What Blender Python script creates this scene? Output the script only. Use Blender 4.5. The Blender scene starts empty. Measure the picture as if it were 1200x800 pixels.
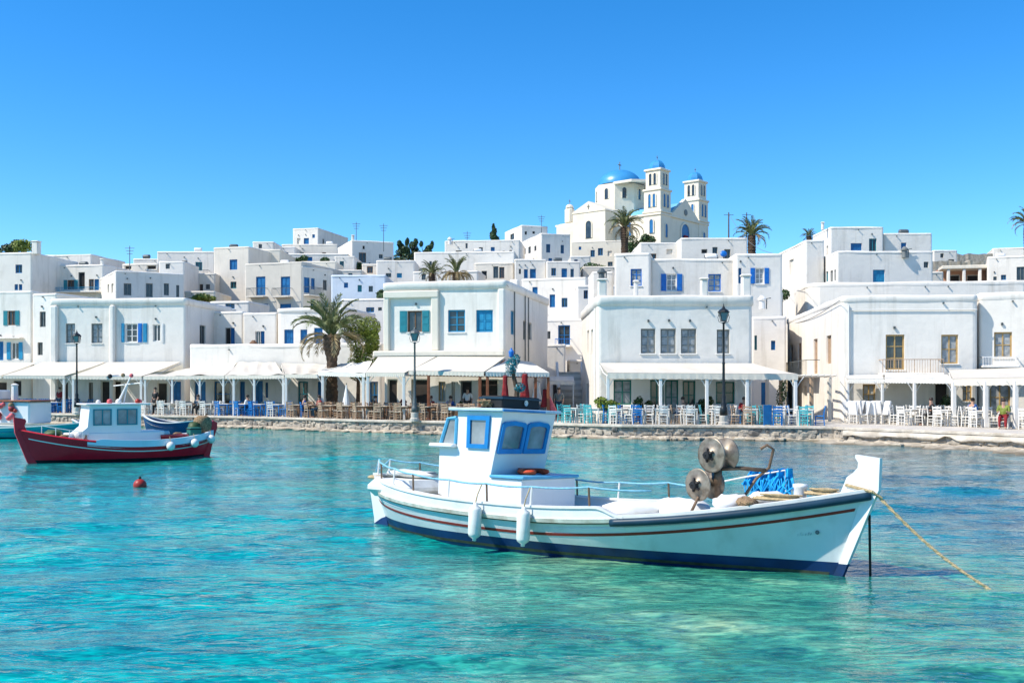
import bpy, math, random
from mathutils import Vector, Matrix
import numpy as np
R = math.radians
random.seed(7)
scene = bpy.context.scene
C = scene.collection
# ------------------------------------------------------------------ camera
CAMZ, F, HY = 2.5, 1200.0, 452.0
cam_d = bpy.data.cameras.new('camera'); cam = bpy.data.objects.new('camera', cam_d); C.objects.link(cam)
cam.location = (0, 0, CAMZ); cam.rotation_euler = (R(90), 0, 0)
cam_d.sensor_width = 36; cam_d.lens = 36; cam_d.shift_y = (HY - 400) / 1200.0
cam_d.clip_start = 0.1; cam_d.clip_end = 20000
scene.camera = cam
# ------------------------------------------------------------------ sky, sun, exposure
SUN = Vector((-0.66, -0.23, 0.78)).normalized()
w = bpy.data.worlds.new('World'); scene.world = w; w.use_nodes = True
nt = w.node_tree; bg = nt.nodes['Background']
sky = nt.nodes.new('ShaderNodeTexSky'); sky.sky_type = 'NISHITA'; sky.sun_disc = False
sky.sun_elevation = math.asin(SUN.z); sky.sun_rotation = math.atan2(SUN.x, SUN.y) % (2 * math.pi)
sky.altitude = 0; sky.air_density = 0.8; sky.dust_density = 0.0; sky.ozone_density = 5.0
hsv = nt.nodes.new('ShaderNodeHueSaturation'); hsv.inputs['Saturation'].default_value = 1.3; hsv.inputs['Hue'].default_value = 0.499
nt.links.new(sky.outputs[0], hsv.inputs['Color']); nt.links.new(hsv.outputs[0], bg.inputs[0]); bg.inputs[1].default_value = 0.15
sd = bpy.data.lights.new('sun', 'SUN'); sun = bpy.data.objects.new('sun', sd); C.objects.link(sun)
sd.energy = 4.1; sd.angle = R(0.5); sd.color = (1.0, 0.935, 0.82)
sun.rotation_euler = SUN.to_track_quat('Z', 'Y').to_euler()
scene.view_settings.view_transform = 'Standard'; scene.view_settings.look = 'None'
scene.view_settings.exposure = 0.66; scene.view_settings.gamma = 1
scene.cycles.use_denoising = True
scene.cycles.max_bounces = 6; scene.cycles.diffuse_bounces = 3; scene.cycles.glossy_bounces = 3
scene.cycles.transmission_bounces = 3; scene.cycles.transparent_max_bounces = 6
scene.cycles.caustics_reflective = False; scene.cycles.caustics_refractive = False

# ------------------------------------------------------------------ materials
MAT = {}
def mat(name, col, rough=.6, var=.1, scale=2.0, bump=0., bscale=25., metal=0., spec=.35, stain=None, streak=0., stainscale=.6, lo=.5, hi=.75):
    m = bpy.data.materials.new(name); m.use_nodes = True; t = m.node_tree; n = t.nodes; l = t.links
    b = n['Principled BSDF']; b.inputs['Roughness'].default_value = rough; b.inputs['Metallic'].default_value = metal
    b.inputs['Specular IOR Level'].default_value = spec
    g = n.new('ShaderNodeNewGeometry')
    no = n.new('ShaderNodeTexNoise'); no.inputs['Scale'].default_value = scale; no.inputs['Detail'].default_value = 5
    l.new(g.outputs['Position'], no.inputs['Vector'])
    mr = n.new('ShaderNodeMapRange'); mr.inputs[1].default_value = .3; mr.inputs[2].default_value = .7
    mr.inputs[3].default_value = 1 - var; mr.inputs[4].default_value = 1 + var
    l.new(no.outputs['Fac'], mr.inputs[0])
    mx = n.new('ShaderNodeMix'); mx.data_type = 'RGBA'; mx.blend_type = 'MULTIPLY'; mx.inputs[0].default_value = 1
    mx.inputs[6].default_value = (*col, 1); l.new(mr.outputs[0], mx.inputs[7]); out = mx.outputs[2]
    def addstain(vec_scale, color, lo, hi, amt):
        nonlocal out
        mp = n.new('ShaderNodeMapping'); mp.inputs['Scale'].default_value = vec_scale; l.new(g.outputs['Position'], mp.inputs[0])
        s = n.new('ShaderNodeTexNoise'); s.inputs['Scale'].default_value = 1; s.inputs['Detail'].default_value = 6; s.inputs['Roughness'].default_value = .62
        l.new(mp.outputs[0], s.inputs['Vector'])
        r = n.new('ShaderNodeMapRange'); r.inputs[1].default_value = lo; r.inputs[2].default_value = hi; r.inputs[3].default_value = 0; r.inputs[4].default_value = amt
        l.new(s.outputs['Fac'], r.inputs[0])
        k = n.new('ShaderNodeMix'); k.data_type = 'RGBA'; l.new(r.outputs[0], k.inputs[0]); l.new(out, k.inputs[6]); k.inputs[7].default_value = (*color, 1)
        out = k.outputs[2]
    if stain: addstain((stainscale,) * 3, stain, lo, hi, .6)
    if streak: addstain((1.7, 1.7, .16), (col[0] * .62, col[1] * .6, col[2] * .56), .54, .8, streak)
    l.new(out, b.inputs['Base Color'])
    if bump:
        bn = n.new('ShaderNodeTexNoise'); bn.inputs['Scale'].default_value = bscale; bn.inputs['Detail'].default_value = 4
        l.new(g.outputs['Position'], bn.inputs['Vector'])
        bu = n.new('ShaderNodeBump'); bu.inputs['Strength'].default_value = bump; bu.inputs['Distance'].default_value = .05
        l.new(bn.outputs['Fac'], bu.inputs['Height']); l.new(bu.outputs[0], b.inputs['Normal'])
    MAT[name] = m; return m
mat('white', (.77, .715, .635), .75, .035, .9, .35, 3.0, stain=(.55, .50, .43), streak=.75, lo=.54, hi=.8)
mat('white2', (.71, .64, .54), .75, .04, .9, .35, 3.0, stain=(.58, .54, .47), streak=.55, lo=.52, hi=.8)
mat('cream', (.74, .67, .55), .75, .05, .8, .3, 3.0, stain=(.55, .48, .38), streak=.5, lo=.5, hi=.8)
mat('beige', (.60, .55, .47), .75, .05, .8, .3, 3.0, stain=(.45, .42, .37), streak=.6, lo=.5, hi=.8)
mat('bluewhite', (.66, .72, .78), .75, .04, .8, .3, 3.0, stain=(.55, .58, .6), streak=.4)
mat('roofing', (.68, .65, .59), .8, .06, .6, .2, 5., stain=(.5, .48, .44), lo=.45, hi=.75)
mat('church', (.78, .70, .56), .75, .04, .5, .2, 3., stain=(.66, .58, .45), streak=.4)
mat('domeblue', (.05, .27, .54), .35, .08, .8, spec=.5)
mat('paleblue', (.16, .42, .62), .5, .1, .8)
mat('blue', (.012, .14, .34), .45, .18, 3.)
mat('brightblue', (.008, .14, .48), .4, .12, 3.)
mat('cyan', (.02, .24, .42), .45, .15, 3.)
mat('teal', (.02, .20, .24), .45, .15, 3.)
mat('green', (.02, .15, .12), .5, .15, 3.)
mat('navy', (.010, .04, .07), .45, .2, 4.)
mat('ochre', (.42, .27, .10), .5, .15, 4.)
mat('brownwood', (.16, .085, .045), .6, .25, 6.)
mat('redwood', (.24, .075, .03), .55, .2, 6.)
mat('tanwood', (.42, .29, .19), .6, .2, 6.)
mat('greyframe', (.16, .17, .16), .5, .15, 4.)
mat('whitepaint', (.75, .72, .67), .45, .04, 4.)
mat('glass', (.035, .045, .05), .08, .5, 1.3, spec=.6)
mat('curtain', (.30, .31, .31), .35, .35, 5., spec=.5)
mat('dark', (.012, .012, .013), .6, .3, 3.)
mat('interiorshade', (.045, .036, .03), .8, .5, 1.2)  # dark fill painting the shade inside open doorways
mat('iron', (.022, .026, .028), .4, .3, 20., metal=.3)
mat('greyiron', (.10, .115, .115), .5, .25, 20., metal=.2)
mat('rustiron', (.17, .11, .07), .6, .35, 14., metal=.3)
mat('canvas', (.63, .57, .48), .85, .05, 1.2, .2, 60., stain=(.62, .55, .44), stainscale=.9, lo=.52, hi=.8)
mat('canvaswhite', (.67, .64, .58), .85, .04, 1.2, .2, 60., stain=(.6, .58, .52), stainscale=.9, lo=.56, hi=.85)
mat('canvasgrey', (.50, .52, .54), .85, .06, 1.5)
mat('concrete', (.55, .50, .43), .85, .14, 1.2, .4, 12., stain=(.36, .32, .27), stainscale=.5)
mat('limewash', (.58, .51, .42), .85, .16, 1.8, .7, 7., stain=(.36, .30, .22), stainscale=1.3, lo=.44, hi=.64)
mat('stone', (.33, .29, .235), .9, .35, 4., .7, 14., stain=(.18, .16, .13), stainscale=3.)
mat('stone2', (.44, .38, .30), .9, .3, 4., .7, 14., stain=(.22, .19, .15), stainscale=3.)
mat('stone3', (.20, .18, .155), .9, .35, 4., .7, 14., stain=(.10, .09, .08), stainscale=3.)
mat('mortar', (.38, .33, .27), .95, .3, 5., .6, 10.)
mat('palerock', (.50, .43, .33), .9, .25, 2.5, .8, 9., stain=(.26, .19, .11), stainscale=1.6, lo=.45, hi=.7)
mat('earth', (.27, .215, .14), .95, .3, .35, .6, 3., stain=(.12, .12, .05), stainscale=.25, lo=.48, hi=.65)
mat('leafdark', (.05, .095, .03), .55, .5, .9)
mat('leafpine', (.04, .08, .03), .6, .4, .9)
mat('leafyellow', (.17, .21, .03), .55, .4, .9)
mat('palmgreen', (.17, .19, .075), .5, .45, 1.5)
mat('palmdry', (.32, .24, .12), .7, .35, 1.5)
mat('trunk', (.085, .055, .036), .9, .4, 6., .9, 12.)
mat('hullwhite', (.64, .67, .66), .38, .06, 2., .25, 2.2, stain=(.46, .46, .40), streak=.6, stainscale=1.8, lo=.52, hi=.8)
mat('hullred', (.66, .014, .03), .35, .15, 2., stain=(.28, .008, .018), stainscale=2.)
mat('hullteal', (.03, .36, .42), .35, .12, 2.)
mat('hullblue', (.02, .06, .16), .35, .15, 2.)
mat('bottomblue', (.004, .03, .11), .5, .3, 2.5, stain=(.01, .02, .03), stainscale=3.)
mat('stripered', (.26, .03, .02), .5, .2, 5.)
mat('deckpaint', (.70, .70, .66), .6, .1, 3., stain=(.46, .40, .32), stainscale=2.5)
mat('caprail', (.66, .63, .54), .6, .2, 5., stain=(.33, .25, .16), stainscale=4., lo=.48, hi=.7)
mat('cabinwhite', (.76, .75, .73), .35, .03, 2., stain=(.62, .58, .5), streak=.3, stainscale=2., lo=.6, hi=.85)
mat('cabintrim', (.10, .38, .58), .4, .15, 5.)
mat('windowblue', (.010, .20, .50), .4, .15, 5.)
mat('rope', (.48, .36, .20), .9, .25, 30., .5, 60.)
mat('ropeblue', (.20, .45, .58), .8, .2, 20.)
mat('bronze', (.24, .19, .14), .45, .4, 8., metal=.45, stain=(.30, .27, .22), stainscale=8., lo=.4, hi=.6)
mat('netblue', (.01, .34, .70), .8, .35, 12.)
mat('net', (.30, .20, .11), .95, .5, 20., .8, 40.)
mat('rubber', (.74, .73, .68), .5, .08, 6., stain=(.5, .46, .38), stainscale=6.)
mat('orange', (.62, .07, .02), .6, .2, 8.)
mat('pink', (.66, .12, .13), .6, .2, 8.)
mat('redcloth', (.24, .018, .022), .85, .3, 5.)
mat('bluecloth', (.02, .09, .30), .85, .3, 5.)
mat('whitecloth', (.74, .73, .71), .9, .06, 5.)
mat('wicker', (.52, .44, .34), .85, .25, 14., .5, 50.)
mat('skin', (.45, .26, .18), .6, .1, 5.)
mat('hair', (.03, .02, .015), .6, .2, 5.)
mat('bluechair', (.008, .17, .48), .45, .12, 4.)
mat('turqchair', (.07, .40, .42), .5, .12, 4.)
mat('whitechair', (.74, .70, .63), .5, .06, 4.)
mat('terracotta', (.42, .20, .11), .8, .2, 4.)
mat('salmon', (.52, .27, .17), .8, .12, 1.5)

# ------------------------------------------------------------------ mesh helpers
class MB:
    def __init__(s): s.v = []; s.f = []
    def quad(s, a, b, c, d):
        n = len(s.v); s.v += [tuple(a), tuple(b), tuple(c), tuple(d)]; s.f.append((n, n + 1, n + 2, n + 3)); return s
    def poly(s, pts):
        n = len(s.v); s.v += [tuple(p) for p in pts]; s.f.append(tuple(range(n, n + len(pts)))); return s
    def box(s, x0, y0, z0, x1, y1, z1, M=None):
        p = [(x0, y0, z0), (x1, y0, z0), (x1, y1, z0), (x0, y1, z0), (x0, y0, z1), (x1, y0, z1), (x1, y1, z1), (x0, y1, z1)]
        if M: p = [tuple(M @ Vector(q)) for q in p]
        n = len(s.v); s.v += p
        s.f += [(n, n + 3, n + 2, n + 1), (n + 4, n + 5, n + 6, n + 7), (n, n + 1, n + 5, n + 4), (n + 1, n + 2, n + 6, n + 5), (n + 2, n + 3, n + 7, n + 6), (n + 3, n, n + 4, n + 7)]
        return s
    def cbox(s, x0, y0, z0, x1, y1, z1, c=.03):           # box with chamfered edges all round
        pts = []
        for (z, i) in ((z0, c), (z0 + c, 0), (z1 - c, 0), (z1, c)):
            a, b, e, f = x0 + i, x1 - i, y0 + i, y1 - i; k = c if i == 0 else c * .5
            pts.append([(a + k, e, z), (b - k, e, z), (b, e + k, z), (b, f - k, z), (b - k, f, z), (a + k, f, z), (a, f - k, z), (a, e + k, z)])
        s.rings(pts, True, True); return s
    def rings(s, rings, cap0=False, cap1=False, closed=True):
        n = len(s.v); m = len(rings[0])
        for r in rings: s.v += [tuple(p) for p in r]
        for i in range(len(rings) - 1):
            for j in range(m if closed else m - 1):
                a = n + i * m + j; b = n + i * m + (j + 1) % m
                s.f.append((a, b, b + m, a + m))
        if cap0: s.f.append(tuple(n + j for j in reversed(range(m))))
        if cap1: s.f.append(tuple(n + (len(rings) - 1) * m + j for j in range(m)))
        return s
    def tube(s, path, r, seg=8, cap=True, scale=None):
        path = [Vector(p) for p in path]; rs = r if isinstance(r, (list, tuple)) else [r] * len(path)
        rings = []; up = None
        for i, p in enumerate(path):
            t = (path[min(i + 1, len(path) - 1)] - path[max(i - 1, 0)])
            t = t.normalized() if t.length > 1e-9 else Vector((0, 0, 1))
            if up is None: up = Vector((0, 0, 1)) if abs(t.z) < .9 else Vector((1, 0, 0))
            x = t.cross(up).normalized(); y = x.cross(t).normalized(); up = y
            rings.append([p + (x * math.cos(2 * math.pi * k / seg) + y * math.sin(2 * math.pi * k / seg)) * rs[i] for k in range(seg)])
        s.rings(rings, cap, cap); return s
    def lathe(s, prof, seg=16, c=(0, 0, 0), M=None, cap=False):
        rings = []
        for (r, z) in prof:
            ring = [Vector((r * math.cos(2 * math.pi * k / seg), r * math.sin(2 * math.pi * k / seg), z)) for k in range(seg)]
            if M: ring = [M @ p for p in ring]
            rings.append([p + Vector(c) for p in ring])
        s.rings(rings, cap, cap); return s
    def prism(s, pts2, y0, y1, M=None):                    # polygon in x,z extruded in y
        a = [Vector((x, y0, z)) for x, z in pts2]; b = [Vector((x, y1, z)) for x, z in pts2]
        if M: a = [M @ p for p in a]; b = [M @ p for p in b]
        s.rings([a, b], True, True); return s
    def mesh(s, name, m, smooth=False):
        me = bpy.data.meshes.new(name); me.from_pydata(s.v, [], s.f); me.materials.append(MAT[m])
        if smooth: me.polygons.foreach_set('use_smooth', [True] * len(me.polygons))
        me.update(); return me
    def build(s, name, m, parent=None, smooth=False):
        return link(name, s.mesh(name, m, smooth), parent)
def link(name, me, parent=None):
    o = bpy.data.objects.new(name, me); C.objects.link(o)
    if parent: o.parent = parent
    return o
def tag(o, label, cat, group=None):
    o['label'] = label; o['category'] = cat
    if group: o['group'] = group
    return o
def thing(name, label, cat, loc=(0, 0, 0), rz=0., group=None):
    o = bpy.data.objects.new(name, None); C.objects.link(o); o.location = loc; o.rotation_euler = (0, 0, rz); o.empty_display_size = .2
    return tag(o, label, cat, group)
def kids(o): return KIDS.get(o.name) or list(o.children)
KIDS = {}
def copy_tree(o, parent=None):
    c = o.copy(); C.objects.link(c); c.parent = parent
    for ch in o.children: copy_tree(ch, c)
    return c
def at(px, py, Y): return Vector(((px - 600) / F * Y, Y, CAMZ - (py - HY) / F * Y))
def X(px, Y): return (px - 600) / F * Y
def struct(o): o['kind'] = 'structure'; return o
def smooth01(x): x = max(0., min(1., x)); return x * x * (3 - 2 * x)
def fnoise(x, y, z=0.):
    from mathutils import noise
    return noise.noise(Vector((x, y, z)))
# ------------------------------------------------------------------ water
def water_material():
    m = bpy.data.materials.new('seawater'); m.use_nodes = True; t = m.node_tree; n = t.nodes; l = t.links
    b = n['Principled BSDF']; b.inputs['Roughness'].default_value = .04; b.inputs['IOR'].default_value = 1.33; b.inputs['Specular IOR Level'].default_value = .5
    g = n.new('ShaderNodeNewGeometry')
    def noise(sc, vs, detail=4, rough=.55, dist=0.):
        mp = n.new('ShaderNodeMapping'); mp.inputs['Scale'].default_value = vs; l.new(g.outputs['Position'], mp.inputs[0])
        k = n.new('ShaderNodeTexNoise'); k.inputs['Scale'].default_value = sc; k.inputs['Detail'].default_value = detail
        k.inputs['Roughness'].default_value = rough; k.inputs['Distortion'].default_value = dist
        l.new(mp.outputs[0], k.inputs['Vector']); return k.outputs['Fac']
    def ramp(fac, stops):
        r = n.new('ShaderNodeValToRGB'); e = r.color_ramp.elements
        e[0].position, e[0].color = stops[0][0], (*stops[0][1], 1); e[1].position, e[1].color = stops[-1][0], (*stops[-1][1], 1)
        for p, c in stops[1:-1]: x = e.new(p); x.color = (*c, 1)
        l.new(fac, r.inputs[0]); return r.outputs[0]
    def mix(f, a, c, blend='MIX'):
        k = n.new('ShaderNodeMix'); k.data_type = 'RGBA'; k.blend_type = blend
        if isinstance(f, float): k.inputs[0].default_value = f
        else: l.new(f, k.inputs[0])
        l.new(a, k.inputs[6]); l.new(c, k.inputs[7]); return k.outputs[2]
    # sand and weed patches seen through the water
    bed = ramp(noise(.16, (.75, 1, 1), 3, .5, .3), [(.30, WA), (.5, WB), (.72, WC)])
    bed2 = ramp(noise(.55, (.7, 1.25, 1), 4, .6, .8), [(.32, (.70, .79, .84)), (.5, (1, 1, 1)), (.7, (1.2, 1.2, 1.1))])
    col = mix(1., bed, bed2, 'MULTIPLY')
    # shoals: greener, paler water over shallow sand by the white boat; deeper blue to the left
    sx = n.new('ShaderNodeSeparateXYZ'); l.new(g.outputs['Position'], sx.inputs[0])
    def rng(sock, a, b2):
        r = n.new('ShaderNodeMapRange'); r.interpolation_type = 'SMOOTHSTEP'; r.inputs[1].default_value = a; r.inputs[2].default_value = b2; l.new(sock, r.inputs[0]); return r.outputs[0]
    def mul(a, c):
        k = n.new('ShaderNodeMath'); k.operation = 'MULTIPLY'; l.new(a, k.inputs[0]); l.new(c, k.inputs[1]); return k.outputs[0]
    green = ramp(noise(.45, (.8, 1.2, 1), 5, .6, .6), [(.33, (.006, .14, .115)), (.52, (.045, .255, .17)), (.68, (.19, .36, .22))])
    f = mul(mul(rng(sx.outputs[0], -2.6, 1.2), rng(sx.outputs[1], 18.5, 13.5)), rng(noise(.12, (1, 1, 1), 2), .05, .35))
    col = mix(f, col, green)
    # dull reflection of sky and dark, painted into the colour towards the right
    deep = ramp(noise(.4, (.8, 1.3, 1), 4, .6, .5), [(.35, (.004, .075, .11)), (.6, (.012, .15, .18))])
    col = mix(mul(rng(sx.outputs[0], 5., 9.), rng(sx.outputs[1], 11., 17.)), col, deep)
    # bright and dark ripples of reflection and refraction, painted into the colour
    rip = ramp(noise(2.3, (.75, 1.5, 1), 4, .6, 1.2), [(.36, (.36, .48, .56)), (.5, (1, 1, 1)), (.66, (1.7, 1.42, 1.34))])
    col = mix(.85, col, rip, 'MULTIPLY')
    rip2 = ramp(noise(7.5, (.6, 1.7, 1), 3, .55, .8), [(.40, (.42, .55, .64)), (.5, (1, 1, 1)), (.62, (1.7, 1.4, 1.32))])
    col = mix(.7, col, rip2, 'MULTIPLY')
    # sandy shallows along the foot of the quay
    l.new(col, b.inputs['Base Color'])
    def bump(h, s, d, prev=None):
        k = n.new('ShaderNodeBump'); k.inputs['Strength'].default_value = s; k.inputs['Distance'].default_value = d; l.new(h, k.inputs['Height'])
        if prev: l.new(prev, k.inputs['Normal'])
        return k.outputs[0]
    n1 = bump(noise(2.0, (.75, 1.5, 1), 4, .55, .8), .62, .06)
    n2 = bump(noise(6.5, (.7, 1.4, 1), 3, .5, .5), .6, .025, n1)
    l.new(n2, b.inputs['Normal'])
    MAT['seawater'] = m
WA, WB, WC = (.0, .18, .205), (.0, .245, .235), (.006, .33, .265)
water_material()
def grid_axis(spans):
    out = []
    for a, b, d in spans:
        k = max(1, int(round((b - a) / d))); out += [a + (b - a) * i / k for i in range(k)]
    return np.array(out + [spans[-1][1]])
gx = grid_axis([(-400, -60, 40), (-60, -25, 1.2), (-25, -12, .3), (-12, 12, .11), (12, 25, .3), (25, 60, 1.2), (60, 400, 40)])
gy = grid_axis([(-120, -10, 20), (-10, 5, 1.), (5, 22, .085), (22, 36, .18), (36, 60, .4), (60, 80, 2.)])
GX, GY = np.meshgrid(gx, gy)
rng_ = np.random.RandomState(3); H = np.zeros_like(GX)
for i in range(34):
    lam = .45 * (9 ** rng_.rand()); th = rng_.normal(math.pi / 2 - .12, .5); k = 2 * math.pi / lam
    H += .0046 * lam ** .95 * np.sin(k * (math.cos(th) * GX + math.sin(th) * GY) + rng_.rand() * 6.28)
gust = .65 + .35 * np.sin(GX * .21 + 1.3 * np.sin(GY * .17)) * np.sin(GY * .29 + .6)
H *= gust * np.clip(1.2 - GY / 70, .25, 1)
me = bpy.data.meshes.new('sea'); nx, ny = len(gx), len(gy)
vv = np.stack([GX, GY, H], -1).reshape(-1, 3); ii = np.arange(nx * ny).reshape(ny, nx)
ff = np.stack([ii[:-1, :-1], ii[:-1, 1:], ii[1:, 1:], ii[1:, :-1]], -1).reshape(-1, 4)
me.vertices.add(len(vv)); me.vertices.foreach_set('co', vv.ravel()); me.loops.add(ff.size); me.loops.foreach_set('vertex_index', ff.ravel())
me.polygons.add(len(ff)); me.polygons.foreach_set('loop_start', np.arange(len(ff)) * 4); me.polygons.foreach_set('use_smooth', [True] * len(ff))
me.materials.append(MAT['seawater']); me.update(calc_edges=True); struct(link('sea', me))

# ------------------------------------------------------------------ quay, hill
QZ = .66
EDGE = [(-260, 82), (-90, 75.5), (0, 71.2), (92, 66.9), (150, 64.9), (270, 62.2), (350, 59), (420, 55.6), (500, 53.9), (650, 50.6), (720, 48.6), (850, 47.9), (978, 46.2), (988, 45.2), (1100, 42), (1200, 39), (1330, 36), (1500, 33)]
E = [Vector((X(p, y), y, 0)) for p, y in EDGE]
elen = [0.]
for i in range(1, len(E)): elen.append(elen[-1] + (E[i] - E[i - 1]).length)
def edge_at(s, off=0.):                 # point on the quay edge, off = metres inland, and direction
    i = 0
    while i < len(E) - 2 and elen[i + 1] < s: i += 1
    d = (E[i + 1] - E[i]).normalized(); p = E[i] + d * (s - elen[i]); nrm = Vector((-d.y, d.x, 0))
    return p + nrm * off, d, nrm
def s_of_px(px):
    for i in range(len(EDGE) - 1):
        if EDGE[i][0] <= px <= EDGE[i + 1][0]:
            lo, hi = elen[i], elen[i + 1]
            for _ in range(30):
                mid = (lo + hi) / 2; q = edge_at(mid)[0]
                if q.x / q.y * F + 600 < px: lo = mid
                else: hi = mid
            return lo
pm = MB(); back = [(-120, 82), (70, 82)]
pts = [(e.x, e.y, QZ) for e in E]
pm.poly(pts + [(60, 60, QZ), (60, 82, QZ), (-70, 90, QZ)])
struct(pm.build('quay_pavement', 'concrete'))
# coping and wall core follow the edge
qroot = thing('quay_wall', 'rough rubble stone quay wall with pale coping along the waterfront', 'quay wall')
N = int(elen[-1] / .8); st = [edge_at(elen[-1] * i / N) for i in range(N + 1)]
cop = MB(); core = MB(); rc = []; rk = []
for i, (p, d, nr) in enumerate(st):
    j = .03 * fnoise(i * .7, 2.)
    a = p - nr * (.10 + j); b = p + nr * .42
    rc.append([(a.x, a.y, QZ - .10), (b.x, b.y, QZ - .10), (b.x, b.y, QZ + .012), (a.x + nr.x * .02, a.y + nr.y * .02, QZ + .014), (a.x, a.y, QZ - .01)])
    a = p - nr * (-.02 + .05 * fnoise(i * .8, 6.)); b = p + nr * .5
    rk.append([(a.x, a.y, -.6), (b.x, b.y, -.6), (b.x, b.y, QZ - .104), (a.x, a.y, QZ - .104)])
cop.rings(rc, True, True).build('coping', 'limewash', qroot); core.rings(rk, True, True).build('core', 'mortar', qroot)
def rock_mesh(name, m, seed, n=(7, 5), flat=.75):
    r = random.Random(seed); mb = MB(); rings = []
    for i in range(1, n[1]):
        t = math.pi * i / n[1]; ring = []
        for k in range(n[0]):
            a = 2 * math.pi * k / n[0]
            q = Vector((math.sin(t) * math.cos(a), math.sin(t) * math.sin(a), math.cos(t)))
            q = Vector([math.copysign(abs(c) ** .6, c) for c in q]); q *= .5 * (1 + r.uniform(-.14, .14)); ring.append(q)
        rings.append(ring)
    mb.rings(rings, True, True); return mb.mesh(name, m)
ROCKS = [rock_mesh('stone', m, s) for s, m in enumerate(['stone', 'stone2', 'stone3', 'stone', 'stone2', 'stone3', 'stone2', 'stone'])]
PALE = [rock_mesh('rock', 'palerock', 40 + s) for s in range(5)]
s0, s1 = s_of_px(252), s_of_px(984); rr = random.Random(5)
rest = MB(); cnt = 0
def add_rest(me, p, sx, sy, sz, rz, target):
    M = Matrix.Translation(p) @ Matrix.Rotation(rz, 4, 'Z') @ Matrix.Diagonal((sx, sy, sz, 1)); n0 = len(target.v)
    target.v += [tuple(M @ v.co) for v in me.vertices]; target.f += [tuple(n0 + i for i in pl.vertices) for pl in me.polygons]
for z0, z1 in ((-.12, .16), (.14, .38), (.36, .55)):
    s = 0.
    while s < elen[-1] - 1:
        ln = rr.uniform(.2, .7); hz = (z1 - z0) * rr.uniform(.72, 1.3); p, d, nr = edge_at(s + ln / 2)
        q = p + nr * rr.uniform(.09, .17); q.z = (z0 + z1) / 2 + rr.uniform(-.06, .05); rz = math.atan2(d.y, d.x) + rr.uniform(-.2, .2)
        if q.z + hz / 2 > QZ - .11: q.z = QZ - .11 - hz / 2
        me = ROCKS[rr.randrange(8)]
        if s0 < s < s1 and cnt < 298 and z0 > -.2 and not (z0 < 0 and rr.random() < .45):
            o = link('stone', me, qroot); o.location = q; o.rotation_euler = (rr.uniform(-.2, .2), rr.uniform(-.25, .25), rz); o.scale = (ln * 1.02, .36, hz * 1.06); cnt += 1
        else: add_rest(me, q, ln * 1.02, .36, hz * 1.06, rz, rest)
        s += ln + rr.uniform(.0, .05)
o = rest.build('stones', 'stone', qroot); o['kind'] = 'stuff'
# the limewashed stretch of wall on the right, a plastered face with a sloping toe
s0r, s1r = s_of_px(989), s_of_px(1480); mb = MB(); rg = []
for i in range(61):
    p, d, nr = edge_at(s0r + (s1r - s0r) * i / 60); ring = []
    for (o_, z_) in ((-.06, QZ - .12), (-.10, .50), (-.13, .40), (-.16, .32), (-.12, .24), (.3, .2)):
        e_ = fnoise(i * .45, z_ * 3) * .10 * (1 if z_ < .5 else .3); q = p + nr * (o_ + e_); ring.append((q.x, q.y, max(z_, min(.5, .30 + .30 * fnoise(i * .30, 4.))) if z_ < .45 else z_))
    rg.append(ring)
mb.rings(rg, closed=False); tag(mb.build('plastered_quay_face', 'limewash', None, True), 'worn whitewashed plaster band along the quay wall below the white chairs', 'quay wall')
# pale rock ledge at the waterline
mb = MB(); rg = []; M_ = 360; sA, sB = s_of_px(-80), s_of_px(1480); sC = s_of_px(985)
for i in range(M_ + 1):
    p, d, nr = edge_at(sA + (sB - sA) * i / M_); ring = []; wdt = 1.0 + .75 * fnoise(i * .09, 7.) + .35 * fnoise(i * .4, 9.)
    sc_ = sA + (sB - sA) * i / M_; wdt *= 1 - .7 * smooth01(1 - abs(sc_ - sC + 2.2) / 2.0)
    if sc_ > sC: wdt *= 1.9
    for kk, (o_, z_) in enumerate(((-.02, .13), (-.22 * wdt, .11), (-.5 * wdt, .07), (-.8 * wdt, -.02), (-1.1 * wdt - .2, -.2), (-2.6, -.6))):
        q = p + nr * (o_ + .12 * fnoise(i * .5, kk * 3.)); ring.append((q.x, q.y, z_ + .10 * fnoise(i * .55, kk * 2., 3.)))
    rg.append(ring)
mb.rings(rg, closed=False); ledge = struct(mb.build('shore_ledge', 'palerock'))
def wet_band(m):
    t = m.node_tree; n = t.nodes; l = t.links; b = n['Principled BSDF']; src = b.inputs['Base Color'].links[0].from_socket
    g = n.new('ShaderNodeNewGeometry'); sx = n.new('ShaderNodeSeparateXYZ'); l.new(g.outputs['Position'], sx.inputs[0])
    no = n.new('ShaderNodeTexNoise'); no.inputs['Scale'].default_value = 1.3; l.new(g.outputs['Position'], no.inputs['Vector'])
    ad = n.new('ShaderNodeMath'); ad.operation = 'MULTIPLY_ADD'; ad.inputs[1].default_value = -.14; l.new(no.outputs['Fac'], ad.inputs[0]); l.new(sx.outputs[2], ad.inputs[2])
    r = n.new('ShaderNodeMapRange'); r.inputs[1].default_value = -.06; r.inputs[2].default_value = .03; r.inputs[3].default_value = .8; r.inputs[4].default_value = 0.; l.new(ad.outputs[0], r.inputs[0])
    k = n.new('ShaderNodeMix'); k.data_type = 'RGBA'; l.new(r.outputs[0], k.inputs[0]); l.new(src, k.inputs[6]); k.inputs[7].default_value = (.10, .075, .04, 1); l.new(k.outputs[2], b.inputs['Base Color'])
for k_ in ('palerock', 'stone', 'stone2', 'stone3', 'mortar', 'limewash'): wet_band(MAT[k_])
cnt = 0
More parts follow.
